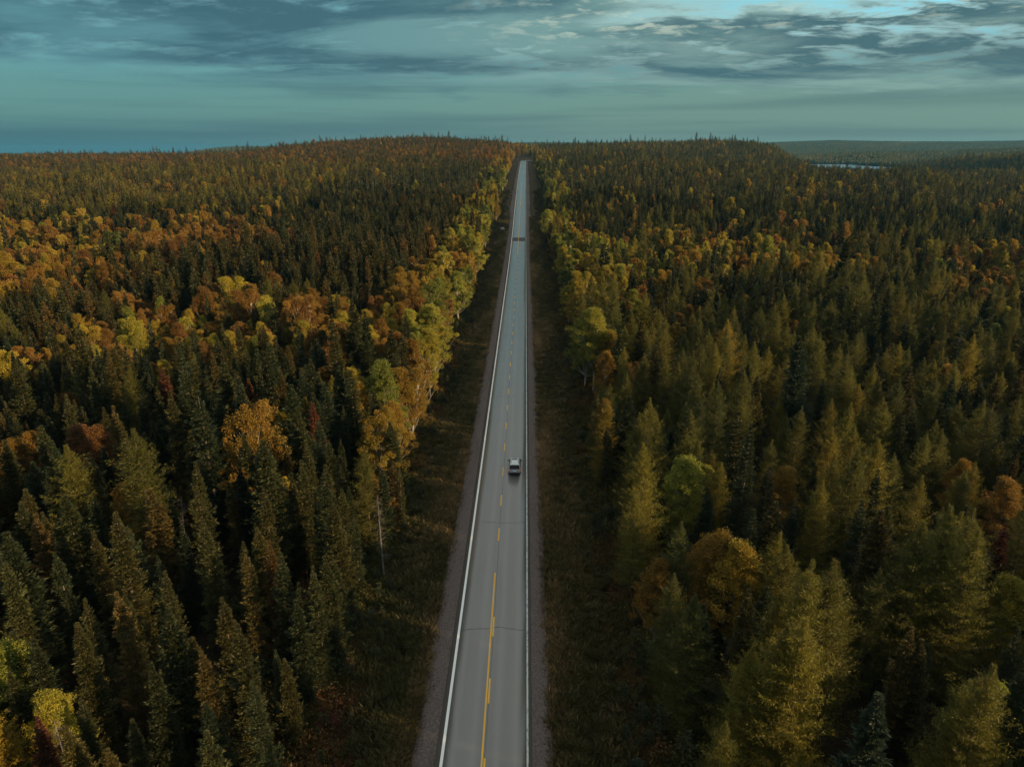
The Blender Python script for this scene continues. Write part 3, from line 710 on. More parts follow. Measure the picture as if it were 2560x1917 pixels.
def scatter(y0, y1, step, rg):
    """jittered points inside the view's wedge, with margins for side steps and for shade"""
    half = y1 * 0.82 + 75
    xs = np.arange(-half, half + step * 12, step); ys = np.arange(y0, y1, step)
    X, Y = np.meshgrid(xs, ys); X = X.ravel() + rg.uniform(-.48, .48, X.size) * step; Y = Y.ravel() + rg.uniform(-.48, .48, Y.size) * step
    lim = np.clip(Y, 0, None) * 0.80
    k_ = (X > -lim - 55) & (X < lim + 80)
    return X[k_], Y[k_]
def allowed(X, Y):
    edge = 15.5 + 2.6 * vnoise(X / 8.0, Y / 23.0, 3.0) + 1.2 * vnoise(X * 0, Y / 7.0, 6.0)
    ok = (np.abs(X) > edge) | (Y > ROAD_END + 160)
    # the road's bend at the crest
    for q in path[len(ry) - 1:]: ok &= ~(np.hypot(X - q[0], Y - q[1]) < 13)
    ok &= lake_mask(X, Y) < 0.02
    return ok
pts = []
for (a, b_, st_) in ((-25, 150, 2.75), (150, 420, 2.9), (420, 900, 3.5), (900, 1700, 4.6)):
    X, Y = scatter(a, b_, st_, rng); k_ = allowed(X, Y); pts.append((X[k_], Y[k_]))
X = np.concatenate([p_[0] for p_ in pts]); Y = np.concatenate([p_[1] for p_ in pts])
# make room for the placed trees
k_ = np.ones(len(X), bool)
for q in heroes:
    rr = 2.3 if q[0] != 0 else 1.8
    near = np.abs(Y - q[2]) < 14
    # keep clear of the tree, and of the spot just in front of it that would hide its top
    k_ &= ~(near & (np.hypot(X - q[1], Y - q[2]) < rr))
    front = (Y < q[2]) & (Y > q[2] - (13 if q[0] == 1 else 9)) & (np.abs(X - q[1] * (Y / max(q[2], 1))) < (2.4 if q[0] == 1 else 1.7))
    k_ &= ~(front & (rng.random(len(X)) < 0.88))
X, Y = X[k_], Y[k_]
b_, l_, hb, hc = zone(X, Y)
u_ = rng.random(len(X))
K = np.where(u_ < b_, 2, np.where(u_ < b_ + l_, 1, 0))
# birches and larches need more room than spruces
k_ = (vnoise(X / 6.5, Y / 8.0, 31.0) > -0.78) & (rng.random(len(X)) < np.where(K == 0, 0.95, np.where(K == 1, 0.52, 0.60)))
X, Y, K, hb, hc = X[k_], Y[k_], K[k_], hb[k_], hc[k_]
n = len(X)
H = np.where(K == 0, rng.normal(13.4, 2.6, n), np.where(K == 1, rng.normal(14.6, 2.4, n), rng.normal(12.0, 1.9, n)))
H = np.clip(H, 6.5, 19) * (1 + 0.16 * vnoise(X / 25, Y / 31, 9)) * np.where(rng.random(n) < 0.06, 1.2, 1.0)
H = np.where((np.abs(X - lake_cx(Y)) < 150) & (Y > 880) & (Y < 1160), H * 0.72, H)
tall_sp = (K == 0) & (X < -30) & (X > -115) & (Y > 180) & (Y < 600); H = np.where(tall_sp, H * 1.12, H)
H = np.where(Y > 1150, H * (1 + 0.45 * (rng.random(n) < 0.06) * (K == 0)), H)
edge_small = (np.abs(X) < 21) & (Y < 160); H = np.where(edge_small, H * 0.88, H)
HU = np.where(K == 2, hb + rng.normal(0, 0.16, n), hc + rng.normal(0, 0.15, n))
rust = (K == 0) & (rng.random(n) < 0.012); HU = np.where(rust, 0.92, HU)
HU = np.where(K == 1, np.clip(HU + 0.12, 0, 1), np.clip(HU, 0.0, 0.98))
HU = np.where(K == 2, np.minimum(HU, 0.66 + 0.10 * rng.random(n)), HU)
fz = sstep(Y, 500, 900); HU = np.where(K == 2, HU * (1 - 0.5 * fz) + 0.5 * fz * np.where(X < 0, 0.70, 0.66), HU)
X = np.concatenate([heroes[:, 1], X]); Y = np.concatenate([heroes[:, 2], Y]); K = np.concatenate([heroes[:, 0].astype(int), K])
H = np.concatenate([heroes[:, 3], H]); HU = np.concatenate([heroes[:, 4], HU]); n = len(X)
Z = G(X, Y) - 0.12
ROT = rng.random(n) * 6.28
WID = rng.uniform(0.82, 1.18, n); WID[:len(heroes)] = np.where(heroes[:, 0] == 2, 1.16, np.where(heroes[:, 0] == 1, 0.98, 0.96))
px, py, dp = project(X, Y, Z + H)
bx_, by_, _ = project(X, Y, Z + H * 0.35)
in_frame = (dp > 5) & (px > -25) & (px < 2585) & (py < 1917) & (by_ > 0)
show = np.where(in_frame, H / np.maximum(dp, 5), 0)

names = {0: 'spruce', 1: 'larch', 2: 'birch'}
single = np.zeros(n, bool)
for kk in range(3):
    c_ = np.where((K == kk) & in_frame)[0]; c_ = c_[np.argsort(-show[c_])][:300]; single[c_] = True

# ---- labels that single each tree out: colour, side, band and order
def colour_word(kk, hu):
    if kk == 0: return 'blue-green' if hu < .18 else 'dark green' if hu < .36 else 'olive green' if hu < .52 else 'olive brown' if hu < .70 else 'bronze' if hu < .82 else 'rust-red dying'
    if kk == 1: return 'deep green' if hu < .36 else 'olive' if hu < .50 else 'yellow-green' if hu < .64 else 'golden'
    return 'green' if hu < .16 else 'yellow-green' if hu < .30 else 'golden yellow' if hu < .44 else 'amber' if hu < .58 else 'orange-brown' if hu < .73 else 'reddish brown'
BANDS = [(1750, 'with its top at the bottom edge'), (1560, 'just above the bottom edge'), (1380, 'halfway below the silver car'), (1230, 'just below the silver car'),
         (1100, 'level with the silver car'), (960, 'just above the silver car'), (850, 'well above the silver car'), (740, 'halfway to the dark road patch'), (640, 'just below the dark road patch'), (-1, 'level with the dark road patch')]
def band(y): return next(t_ for lim, t_ in BANDS if y > lim)
def place(x, X_):
    side = 'left' if X_ < 0 else 'right'
    off_ = abs(x - (1245 if X_ < 0 else 1370))
    return (f'{side} roadside' if off_ < 330 else f'{side} mid-forest' if off_ < 720 else f'{side} outer forest')
ORD = 'first second third fourth fifth sixth seventh eighth ninth tenth eleventh twelfth thirteenth fourteenth fifteenth sixteenth seventeenth eighteenth nineteenth twentieth'.split()
ORD += ['twenty-' + o for o in ORD[:9]] + ['thirtieth'] + ['thirty-' + o for o in ORD[:9]]
LABEL = {}
cells = {}
for i_ in np.where(single)[0]:
    cells.setdefault((int(K[i_]), colour_word(K[i_], HU[i_]), place(px[i_], X[i_]), band(py[i_])), []).append(i_)
for (kk, cw, pl, bd), mem in cells.items():
    mem = sorted(mem, key=lambda j: px[j]); nm = names[kk]
    for r_, j in enumerate(mem):
        if len(mem) == 1: LABEL[j] = f'{cw} {nm}, {pl}, {bd}'
        elif len(mem) == 2: LABEL[j] = f'{cw} {nm}, {pl}, {bd}, ' + ('left' if r_ == 0 else 'right') + ' one'
        else: LABEL[j] = f'{cw} {nm}, {pl}, {bd}, {ORD[min(r_, len(ORD) - 1)]} from left'

META = {}
for kk in range(3):
    nm = names[kk]; cm, bm_ = MATS[nm]
    vs = variants(nm, 0)
    meshes = [(h, c_.mesh(nm + '_crown', [cm]), t_.mesh(nm + '_trunk', [bm_], smooth=True)) for h, (c_, t_) in vs]
    for i_ in np.where(single & (K == kk))[0]:
        h, cme, tme = meshes[int(rng.integers(len(meshes)))]
        s_ = H[i_] / h
        root = empty(nm + '_tree', (X[i_], Y[i_], Z[i_]), ROT[i_]); root.scale = (s_ * WID[i_], s_ * WID[i_], s_)
        tag(root, LABEL[i_], 'tree', {'spruce': 'spruces standing in the forest', 'larch': 'larches standing in the forest', 'birch': 'birches standing in the forest'}[nm])
        o = link(bpy.data.objects.new('trunk', tme), root); o['hue'] = float(HU[i_])
        o = link(bpy.data.objects.new('crown', cme), root); o['hue'] = float(HU[i_])
        root['hue'] = float(HU[i_])

# ------------------------------------------------------------------ the rest of the forest: geometry nodes that copy the object's own prototypes
def instancer(name, protos, P3, var, rotz, scl, hue, label=None, kind='stuff'):
    """protos: list of (V, F, M, leaf, extra) joined in this object's mesh at its origin; P3: points where they go"""
    nP = len(P3)
    Vs, Fs, Ms, Ls, Ps, Hs = [np.asarray(P3, float)], [], [], [np.zeros(nP)], [np.full(nP, -1)], [hue]
    off = nP; mats = []
    for k_, (g, ms) in enumerate(protos):
        idx = []
        for m in ms:
            if m not in mats: mats.append(m)
            idx.append(mats.index(m))
        V = np.concatenate(g.V); Fq = np.concatenate(g.F); M = np.array(idx)[np.concatenate(g.M)]
        Vs.append(V); Fs.append(Fq + off); Ms.append(M); Ls.append(np.concatenate(g.L)); Ps.append(np.full(len(V), k_)); Hs.append(g.hue if hasattr(g, 'hue') else np.zeros(len(V)))
        off += len(V)
    N = off; nz_ = N - nP
    scl = np.asarray(scl, float); scl = np.repeat(scl[:, None], 3, 1) if scl.ndim == 1 else scl
    at_ = {'leaf': ('POINT', np.concatenate(Ls)), 'proto': ('POINT', np.concatenate(Ps).astype(int)), 'hue': ('POINT', np.concatenate(Hs)),
           'pick': ('POINT', np.concatenate([np.asarray(var, int), np.full(nz_, -1)]).astype(int)),
           'turn': ('POINT', np.concatenate([np.stack([0 * rotz, 0 * rotz, rotz], -1), np.zeros((nz_, 3))])),
           'size': ('POINT', np.concatenate([scl, np.ones((nz_, 3))]))}
    me = np_mesh(name, np.concatenate(Vs), np.concatenate(Fs), mats, np.concatenate(Ms), at_)
    o = link(bpy.data.objects.new(name, me)); tag(o, label, None, None, kind)
    ng = bpy.data.node_groups.new(name, 'GeometryNodeTree'); ng.is_modifier = True
    ng.interface.new_socket('Geometry', in_out='INPUT', socket_type='NodeSocketGeometry'); ng.interface.new_socket('Geometry', in_out='OUTPUT', socket_type='NodeSocketGeometry')
    N_, L_ = ng.nodes, ng.links
    gi, go, jn = N_.new('NodeGroupInput'), N_.new('NodeGroupOutput'), N_.new('GeometryNodeJoinGeometry')
    L_.new(jn.outputs[0], go.inputs[0])
    def attr(nm, typ):
        a = N_.new('GeometryNodeInputNamedAttribute'); a.data_type = typ; a.inputs[0].default_value = nm; return a.outputs[0]
    def eq(sock, val):
        c_ = N_.new('FunctionNodeCompare'); c_.data_type = 'INT'; c_.operation = 'EQUAL'
        ii = [s for s in c_.inputs if s.type == 'INT']; L_.new(sock, ii[0]); ii[1].default_value = val
        return c_.outputs[0]
    pr, pk, tn, sz = attr('proto', 'INT'), attr('pick', 'INT'), attr('turn', 'FLOAT_VECTOR'), attr('size', 'FLOAT_VECTOR')
    for k_ in range(len(protos)):
        sp, sg, ip = N_.new('GeometryNodeSeparateGeometry'), N_.new('GeometryNodeSeparateGeometry'), N_.new('GeometryNodeInstanceOnPoints')
        L_.new(gi.outputs[0], sp.inputs[0]); L_.new(eq(pk, k_), sp.inputs[1])
        L_.new(gi.outputs[0], sg.inputs[0]); L_.new(eq(pr, k_), sg.inputs[1])
        L_.new(sp.outputs[0], ip.inputs['Points']); L_.new(sg.outputs[0], ip.inputs['Instance'])
        L_.new(tn, ip.inputs['Rotation']); L_.new(sz, ip.inputs['Scale'])
        L_.new(ip.outputs[0], jn.inputs[0])
    md = o.modifiers.new('scatter', 'NODES'); md.node_group = ng
    return o
def joined(c_, t_):
    g = Geo()
    for V, Fq, L_ in zip(c_.V, np.split(np.concatenate(c_.F), np.cumsum([len(f) for f in c_.F])[:-1]), c_.L): pass
    g.V = c_.V + t_.V; g.F = [f for f in c_.F] + [f + c_.n for f in t_.F]
    g.M = [np.zeros(len(f), int) for f in c_.F] + [np.ones(len(f), int) for f in t_.F]; g.L = c_.L + t_.L; g.n = c_.n + t_.n
    return g
dist = np.hypot(X - CAMX, Y)
for kk in range(3):
    nm = names[kk]; cm, bm_ = MATS[nm]
    v1, v2 = variants(nm, 1), variants(nm, 2)
    c_ = np.where((K == kk) & ~single)[0]
    lod = dist[c_] > 430
    var = rng.integers(0, 4, len(c_)) + np.where(lod, 4, 0)
    hs = np.array([v_[0] for v_ in v1] + [v_[0] for v_ in v2])
    s_ = H[c_] / hs[var]
    protos = [(joined(*v_[1]), (cm, bm_)) for v_ in v1 + v2]
    instancer(nm + '_forest', protos, np.stack([X[c_], Y[c_], Z[c_]], -1), var, ROT[c_], np.stack([s_ * WID[c_], s_ * WID[c_], s_], -1), HU[c_], f'{nm} trees beyond the nearest ones, reading as one forest')

# far forest: patches of small trees
def patch(seed, size=46, cnt=150):
    rg = np.random.default_rng(seed); g = Geo(); hue = []
    for j in range(cnt):
        x, y = rg.uniform(-size / 2, size / 2, 2); sp = rg.random() < 0.72
        h = rg.normal(12.5, 2.2) if sp else rg.normal(10.5, 1.2); r_ = rg.uniform(1.1, 1.7) if sp else rg.uniform(2.0, 2.9)
        ks = 6; an = np.linspace(0, 6.283, ks, endpoint=False) + rg.random()
        lev = [(0.15, 1.0), (0.5, 0.62), (0.98, 0.03)] if sp else [(0.25, 0.7), (0.65, 1.0), (0.98, 0.25)]
        V = []
        for (t_, w_) in lev:
            rr = r_ * w_ * (1 + 0.25 * rg.normal(size=ks)); V.append(np.stack([x + rr * np.cos(an), y + rr * np.sin(an), np.full(ks, h * t_) + rg.normal(0, .25, ks)], -1))
        i = np.arange(2 * ks).reshape(2, ks); j2 = np.roll(i, -1, 1)
        g.add(np.concatenate(V), np.stack([i, j2, j2 + ks, i + ks], -1).reshape(-1, 4), 0, np.full(3 * ks, rg.random()))
        hue.append(np.full(3 * ks, rg.normal(0.18, .1) if sp else rg.normal(0.72, .14)))
    g.hue = np.concatenate(hue); return g
st_ = 44.0
xs = np.arange(-6500, 7000, st_); ys = np.arange(1720, 7600, st_)
PX, PY_ = np.meshgrid(xs, ys); PX = PX.ravel(); PY_ = PY_.ravel()
k_ = (np.abs(PX) < PY_ * 0.80 + 150) & (lake_mask(PX, PY_) < 0.02)
PX, PY_ = PX[k_], PY_[k_]
extra = []
ppx, ppy, _ = project(PX, PY_, G(PX, PY_) + 12)
instancer('distant_forest', [(patch(900 + j), (M_FAR,)) for j in range(5)], np.stack([PX, PY_, G(PX, PY_) - 0.6], -1), rng.integers(0, 5, len(PX)),
          rng.integers(0, 4, len(PX)) * math.pi / 2, np.full(len(PX), 1.0), np.zeros(len(PX)), 'forest fading away to the horizon')

# ------------------------------------------------------------------ undergrowth and verge
def bush(seed, n_=700, r_=1.0, h=1.3, ll=.20):
    rg = np.random.default_rng(seed); g = Geo()
    o_ = unit(rg.normal(size=(n_, 3))); o_[:, 2] = np.abs(o_[:, 2]); rr = rg.random(n_) ** 0.4
    lump = 1 + 0.35 * np.sin(np.arctan2(o_[:, 1], o_[:, 0]) * 3 + seed)
    c = o_ * (rr * lump)[:, None] * np.array([r_, r_, h])
    g.leaves(c, o_ + rg.normal(0, .6, (n_, 3)), rg.normal(size=(n_, 3)) + np.array([0, 0, .5]), ll, ll * .6, rg)
    return g
def tuft(seed, n_=26, h=0.55):
    rg = np.random.default_rng(seed); g = Geo()
    a = rg.random(n_) * 6.28; rr = rg.random(n_) * 0.35
    c = np.stack([rr * np.cos(a), rr * np.sin(a), 0 * a], -1); b = a + rg.normal(0, .6, n_)
    d = np.stack([np.cos(b) * .8, np.sin(b) * .8, rg.uniform(.5, 1.4, n_)], -1)
    g.leaves(c, d, rg.normal(size=(n_, 3)), h * rg.uniform(.6, 1.3, n_), 0.07, rg)
    return g
def sapling(seed):
    c_, t_ = conifer(seed, 3.2, .8, 60, 9, .34, .12, (0.5, -0.1), .9, .03, .3); return joined(c_, t_)
# brush fills the outer verge and the forest edge
N1 = 15000
sgn = np.where(rng.random(N1) < 0.5, -1, 1); ax = 7.8 + rng.gamma(2.6, 2.6, N1); bx = sgn * ax; by = 8 + 560 * rng.random(N1) ** 1.7
dens = vnoise(bx / 5.0, by / 9.0, 12.0)
k_ = (ax < 32) & (rng.random(N1) < np.clip(0.35 + 0.5 * dens + 0.10 * (ax - 9), 0.02, 1)); bx, by, ax = bx[k_], by[k_], ax[k_]
s_ = rng.uniform(.35, 1.0, len(bx)) * np.clip(0.35 + (ax - 7.5) / 8.0, .35, 1.5)
pick = np.where(rng.random(len(bx)) < .88, rng.integers(0, 4, len(bx)), 4 + rng.integers(0, 2, len(bx)))
hb_ = np.clip(0.42 + 0.30 * vnoise(bx / 6, by / 13, 7) + rng.normal(0, .14, len(bx)), 0, 1)
instancer('undergrowth', [(bush(j, 520 + 120 * j, 1.0 + .1 * j, .9 + .2 * j), (M_BRUSH,)) for j in range(4)] + [(sapling(70 + j), (M_SPRUCE, M_BARK)) for j in range(2)],
          np.stack([bx, by, G(bx, by) - .05], -1), pick, rng.random(len(bx)) * 6.28, np.stack([s_, s_, s_ * rng.uniform(.7, 1.3, len(bx))], -1), hb_ * np.where(pick > 3, .6, 1), 'low brown and green brush along the forest edge')
N2 = 60000
sgn = np.where(rng.random(N2) < 0.5, -1, 1); ax = 5.55 + rng.gamma(1.1, 2.6, N2) + np.where(sgn < 0, .40, 0); by = 5 + 420 * rng.random(N2) ** 1.8; bx = sgn * ax
gn = vnoise(bx / 3.0, by / 11.0, 21.0)
k_ = (ax < 17) & (rng.random(N2) < 0.65 + .35 * gn); bx, by, ax = bx[k_], by[k_], ax[k_]; gn = gn[k_]
hu_ = np.clip(0.34 + 0.28 * (ax < 7.2) * (vnoise(bx, by / 5.0, 2.0) > -.2) + 0.40 * gn + rng.normal(0, .18, len(bx)) - 0.03 * (ax - 6) + np.where(bx > 0, .10, .05), 0, 1)
instancer('verge_grass', [(tuft(j), (M_GRASS,)) for j in range(4)], np.stack([bx, by, np.maximum(G(bx, by), P(by) - .5 * (ax < 6.6)) - .03], -1), rng.integers(0, 4, len(bx)), rng.random(len(bx)) * 6.28,
          rng.uniform(.6, 1.5, len(bx)), hu_, 'tufts of dry grass along both gravel shoulders')

# ------------------------------------------------------------------ dead trees
DEAD = [(1045, 1075, 11, 'grey bare snag leaning by the brush on the left verge'), (533, 868, 13, 'tall grey bare snag behind golden birches in the left forest'), (1660, 595, 13, 'bare pale trunk among russet birches on the right'),
        (1715, 640, 12, 'bare pale trunk just below the russet birches on the right'), (125, 1560, 10, 'bare grey trunk at the bottom left corner'), (385, 1080, 12, 'bare grey snag between dark spruces on the left')]
gb, gt = snag(3, 12.0); mb, mt = gb.mesh('snag_branches', [M_GREY]), gt.mesh('snag_trunk', [M_GREY], smooth=True)
for j, (px_, py_, h, lb) in enumerate(DEAD):
    x, y = at(px_ * 1.1578, py_ * 1.1578, h)
    if abs(x) < 12: x = math.copysign(13.5, x)
    r_ = empty('dead_tree', (x, y, float(G(x, y)) - .1), j * 1.7); r_.scale = (h / 12,) * 3; r_.rotation_euler = (0.04 * ((j % 3) - 1), 0.05 * ((j % 2) * 2 - 1), j * 1.7)
    tag(r_, lb, 'tree', 'dead trees'); link(bpy.data.objects.new('trunk', mt), r_); link(bpy.data.objects.new('branches', mb), r_)

# ------------------------------------------------------------------ rocks on the verges
def rock_mesh(seed, nm='boulder', subdiv=2, flat=0.6):
    import bmesh
    bm = bmesh.new(); bmesh.ops.create_icosphere(bm, subdivisions=subdiv + 1, radius=1.0)
    rg = np.random.default_rng(seed); dirs = unit(rg.normal(size=(9, 3))); ds = rg.uniform(.55, .9, 9)
    for v_ in bm.verts:
        p_ = np.array(v_.co)
        for d_, s_ in zip(dirs, ds):
            t_ = p_ @ d_
            if t_ > s_: p_ = p_ - d_ * (t_ - s_)
        v_.co = Vector(p_ * np.array([1, .8, flat]))
    me = bpy.data.meshes.new(nm); bm.to_mesh(me); bm.free(); me.materials.append(M_ROCK); return me
RK = [(1240, 776, 1.0, 'pale boulder in the right ditch before the dark patch'), (1232, 752, .8, 'small pale stone just past another in the right ditch'), (920 + 311, 612, 1.1, 'flat pale stone in the left clearing beside dark patch'),
      (1345, 562, .9, 'pale stone in the right ditch before the patch'), (1360, 608, .8, 'pale stone on the right slope beside the patch'), (1343, 584, .7, 'small stone in the right ditch past the patch'), (1278, 488, 1.2, 'pale rock far up the left verge'),
      (1280, 480, 1.0, 'smaller pale rock far up the left verge'), (1478, 1306, .45, 'grey stone on the right slope below the car'), (1023, 1341, .5, 'grey stone in the left brush below the car')]
rms = [rock_mesh(40 + j) for j in range(3)]
for j, (px_, py_, s_, lb) in enumerate(RK):
    if j < 2: px_, py_ = px_ + 110, py_ + 20
    x, y = at(px_, py_, 0)
    o = link(bpy.data.objects.new('boulder', rms[j % 3])); o.location = (x, y, float(G(x, y)) + .15 * s_); o.scale = (s_, s_, s_); o.rotation_euler = (0, 0, j * 1.3); tag(o, lb, 'boulder', 'pale stones on the verges')
x0, y0 = at(1262, 575, 0); oc = empty('rock_outcrop', (x0, y0, float(G(x0, y0)))); tag(oc, 'pale grey rock cut on the left side past the dark patch', 'rock')
for j in range(7):
    o = link(bpy.data.objects.new('rock', rms[j % 3]), oc); o.location = (0.35 * j - 1 + .6 * math.sin(j * 3), j * 4.5 - 6, .5); o.scale = (1.8 + .5 * math.sin(j), 2.6, 2.2 + .6 * math.cos(j * 2)); o.rotation_euler = (0, 0, j)

# ------------------------------------------------------------------ the car
def build_car():
    body_m = simple('silver_car_paint', (0.29, 0.31, 0.31), 0.28, 0.6, coat=0.6)
    glass = simple('dark_car_glass', (0.006, 0.008, 0.009), 0.10, 0.0, 0.25)
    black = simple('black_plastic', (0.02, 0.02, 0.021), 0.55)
    roofm = simple('pale_roof_silver', (0.60, 0.66, 0.66), 0.22, 0.5, coat=0.8)  # paler silver than the body, on roof panel and spoiler
    chrome = simple('bright_metal', (0.62, 0.64, 0.64), 0.25, 0.9)
    red = simple('red_tail_lamp', (0.45, 0.03, 0.02), 0.25, emit=(1.0, 0.10, 0.03), emits=0.12)
    amber = simple('amber_lamp', (0.7, 0.25, 0.06), 0.25, emit=(1.0, 0.35, 0.08), emits=0.15)
    white_l = simple('clear_lamp', (0.75, 0.75, 0.72), 0.2)
    rubber = simple('tyre_rubber', (0.018, 0.018, 0.018), 0.85)
    x0, y0 = 1.72, at(1291, 1191, 0.4)[1]
    root = empty('car', (x0, y0 + 2.3, float(P(y0 + 2.3)) + 0.115))
    root.scale = (1.05, 1.05, 1.05)
    tag(root, 'silver estate car seen from above and behind, driving away in the right lane', 'car')
    def loft(name, rings, mat, parent=root, close=True, smooth=True, bev=0.0):
        Rg = np.array(rings, float); m, k_ = Rg.shape[:2]
        V = Rg.reshape(-1, 3); i = (np.arange(m - 1)[:, None] * k_ + np.arange(k_)[None]); j = (np.arange(m - 1)[:, None] * k_ + np.roll(np.arange(k_), -1)[None])
        Fq = [tuple(f) for f in np.stack([i, j, j + k_, i + k_], -1).reshape(-1, 4).tolist()]
        Fq += [tuple(range(k_ - 1, -1, -1)), tuple(range((m - 1) * k_, m * k_))]
        me = bpy.data.meshes.new(name); me.from_pydata(V.tolist(), [], Fq); me.materials.append(mat)
        import bmesh
        bm = bmesh.new(); bm.from_mesh(me); bmesh.ops.recalc_face_normals(bm, faces=bm.faces)
        if bev: bmesh.ops.bevel(bm, geom=[e for e in bm.edges if e.calc_face_angle(0) > .6], offset=bev, segments=2, affect='EDGES')
        bm.to_mesh(me); bm.free()
        if smooth:
            for p_ in me.polygons: p_.use_smooth = False
        return link(bpy.data.objects.new(name, me), parent)
    def ring(y, w0, z0, w1, z1, w2, z2):     # lower, waist, upper
        return [(-w0, y, z0), (-w1, y, (z0 + z1) / 2), (-w1, y, z1), (-w2, y, z2), (w2, y, z2), (w1, y, z1), (w1, y, (z0 + z1) / 2), (w0, y, z0)]
    loft('body', [ring(-2.33, .70, .42, .78, .62, .72, .78), ring(-2.27, .78, .34, .89, .70, .80, .98), ring(-1.9, .80, .26, .925, .80, .86, 1.06), ring(-1.0, .80, .24, .925, .84, .88, 1.06),
                  ring(0.6, .80, .24, .925, .82, .88, 1.03), ring(1.15, .80, .24, .92, .80, .84, 1.00), ring(1.9, .78, .26, .90, .72, .74, .92), ring(2.25, .70, .32, .80, .60, .60, .76), ring(2.33, .6, .38, .68, .55, .5, .66)], body_m, bev=.03)
    loft('cabin', [[(-.86, -2.20, 1.00), (.86, -2.20, 1.00), (.86, 1.20, .99), (-.86, 1.20, .99)], [(-.77, -1.84, 1.50), (.77, -1.84, 1.50), (.76, .42, 1.53), (-.76, .42, 1.53)], [(-.66, -1.62, 1.63), (.66, -1.62, 1.63), (.64, .22, 1.64), (-.64, .22, 1.64)]], body_m, bev=.04)
    def slab(name, quad, th, mat, parent=root):
        q = np.array(quad, float); nrm = unit(np.cross(q[1] - q[0], q[2] - q[0])[None])[0]
        return loft(name, [q, q + nrm * th], mat, parent, smooth=False)
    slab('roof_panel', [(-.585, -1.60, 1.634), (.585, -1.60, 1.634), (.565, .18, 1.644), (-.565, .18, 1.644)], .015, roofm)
    slab('sunroof', [(-.40, -.30, 1.660), (.40, -.30, 1.660), (.40, .08, 1.662), (-.40, .08, 1.662)], .006, glass)
    # rear window in the sloping tailgate
    slab('rear_window', [(-.78, -2.172, 1.05), (.78, -2.172, 1.05), (.70, -1.850, 1.49), (-.70, -1.850, 1.49)], .02, glass)
    slab('windscreen', [(.78, 1.13, 1.06), (-.78, 1.13, 1.06), (-.70, .47, 1.505), (.70, .47, 1.505)], .02, glass)
    for s in (-1, 1):
        for (ya, yb) in ((-2.0, -1.35), (-1.27, -.32), (-.24, .80)):
            q = [(s * .855, ya, 1.06), (s * .855, yb, 1.06), (s * .778, min(yb, .45) - (.05 if yb > .5 else 0), 1.47), (s * .778, ya + (.15 if ya < -1.5 else 0), 1.47)]
            slab('side_window', q if s > 0 else q[::-1], .018, glass)
        rl = slab('roof_rail', [(s * .60 - .02, -1.50, 1.675), (s * .60 + .02, -1.50, 1.675), (s * .58 + .02, .05, 1.685), (s * .58 - .02, .05, 1.685)], .035, chrome)
        slab('rail_gap_shade', [(s * .52 - .035, -1.42, 1.652), (s * .52 + .035, -1.42, 1.652), (s * .52 + .035, .02, 1.662), (s * .52 - .035, .02, 1.662)], .004, black)  # flat black strip standing in for the shade beside the rail
        mr = loft('mirror', [[(s * .86, .62, 1.02), (s * .86, .78, 1.02), (s * .86, .78, 1.14), (s * .86, .62, 1.14)], [(s * 1.08, .58, 1.04), (s * 1.08, .72, 1.04), (s * 1.08, .72, 1.18), (s * 1.08, .58, 1.18)]], black, bev=.015)
        tl = slab('tail_lamp', [(s * .74, -2.335, .80), (s * .90, -2.22, .80), (s * .87, -2.19, 1.06), (s * .76, -2.225, 1.06)][::s], .035, red)
        slab('indicator', [(s * .74, -2.345, .84), (s * .87, -2.275, .84), (s * .86, -2.26, .92), (s * .75, -2.32, .92)][::s], .03, amber, tl)
        slab('head_lamp', [(s * .52, 2.32, .62), (s * .82, 2.16, .64), (s * .80, 2.05, .80), (s * .52, 2.22, .78)][::-s], .03, white_l)
        for yy in (-1.42, 1.42):
            wh = empty('wheel', (0, 0, 0)); wh.parent = root; wh.location = (s * .80, yy, .35)
            g = Geo(); an = np.linspace(0, 2 * np.pi, 25)[:-1]
            rings_ = []
            for (xx, rr) in ((-.11, .20), (-.115, .32), (-.08, .35), (.08, .35), (.115, .32), (.11, .20)): rings_.append(np.stack([np.full(24, xx * 1.0), rr * np.cos(an), rr * np.sin(an)], -1))
            V = np.concatenate(rings_); i = (np.arange(5)[:, None] * 24 + np.arange(24)[None]); j = (np.arange(5)[:, None] * 24 + np.roll(np.arange(24), -1)[None])
            link(bpy.data.objects.new('tyre', np_mesh('tyre', V, np.stack([i, j, j + 24, i + 24], -1).reshape(-1, 4), [rubber], smooth=True)), wh)
            g = Geo()
            for q in range(5):
                a = q * 2 * math.pi / 5; p0 = np.array([s * .09, 0, 0]); p1 = np.array([s * .10, .21 * math.cos(a), .21 * math.sin(a)]); g.tube(np.array([p0, (p0 + p1) / 2, p1]), [.04, .035, .04], 5, 0)
            link(bpy.data.objects.new('rim', g.mesh('rim', [chrome])), wh)
    slab('spoiler', [(-.66, -1.90, 1.575), (.66, -1.90, 1.575), (.64, -1.62, 1.648), (-.64, -1.62, 1.648)], .03, roofm)
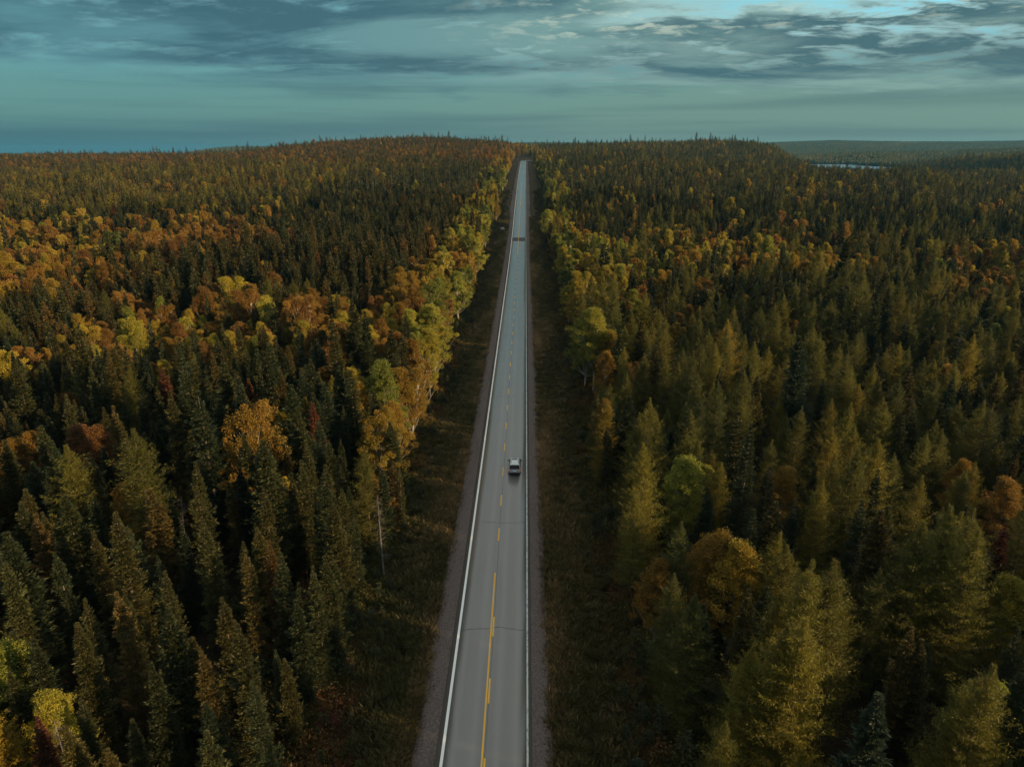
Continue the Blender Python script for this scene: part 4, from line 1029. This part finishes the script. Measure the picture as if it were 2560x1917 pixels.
    loft('rear_bumper', [ring(-2.40, .72, .30, .84, .46, .80, .58), ring(-2.26, .80, .26, .93, .48, .90, .62)], black, bev=.02)
    slab('bumper_step', [(-.78, -2.405, .585), (.78, -2.405, .585), (.80, -2.28, .64), (-.80, -2.28, .64)], .012, body_m)
    loft('front_bumper', [ring(2.25, .78, .26, .88, .42, .82, .54), ring(2.40, .66, .30, .74, .44, .68, .52)], black, bev=.02)
    slab('licence_plate', [(-.24, -2.350, .70), (.24, -2.350, .70), (.24, -2.325, .82), (-.24, -2.325, .82)], .012, white_l)
    slab('trim_strip', [(-.42, -2.315, .87), (.42, -2.315, .87), (.42, -2.295, .91), (-.42, -2.295, .91)], .02, chrome)
    g = Geo(); g.tube(np.array([(0, -1.35, 1.65), (0, -1.47, 1.74), (0, -1.56, 1.80)]), [.028, .016, .006], 6, 0); link(bpy.data.objects.new('antenna', g.mesh('antenna', [black])), root)
    g = Geo(); g.tube(np.array([(0.02, -2.19, 1.07), (0.2, -2.13, 1.16), (0.42, -2.10, 1.20)]), [.014, .012, .010], 5, 0); link(bpy.data.objects.new('wiper', g.mesh('wiper', [black])), root)
build_car()

# ------------------------------------------------------------------ air
def haze():
    m, t = new_mat('haze_air')
    v_ = t.node('ShaderNodeVolumePrincipled', {'Color': (0.12, 0.45, 0.75, 1), 'Density': 0.00005, 'Anisotropy': 0.2})
    t.node('ShaderNodeOutputMaterial', {'Volume': v_.outputs[0]})
    zt = max(float(ZZ.max()) + 16, 60.0) + 3
    a, b, c_, d, e, f = -16900, 16900, -1000, 16900, float(ZZ.min()) - 1.5, zt
    V = [(a, c_, e), (b, c_, e), (b, d, e), (a, d, e), (a, c_, f), (b, c_, f), (b, d, f), (a, d, f)]
    me = bpy.data.meshes.new('haze'); me.from_pydata(V, [], [(0, 3, 2, 1), (4, 5, 6, 7), (0, 1, 5, 4), (1, 2, 6, 5), (2, 3, 7, 6), (3, 0, 4, 7)]); me.materials.append(m)
    tag(link(bpy.data.objects.new('haze', me)), kind='stuff')
haze()
print('TREES', n, 'single', int(single.sum()), 'patches', len(PX), 'dashes', nd)
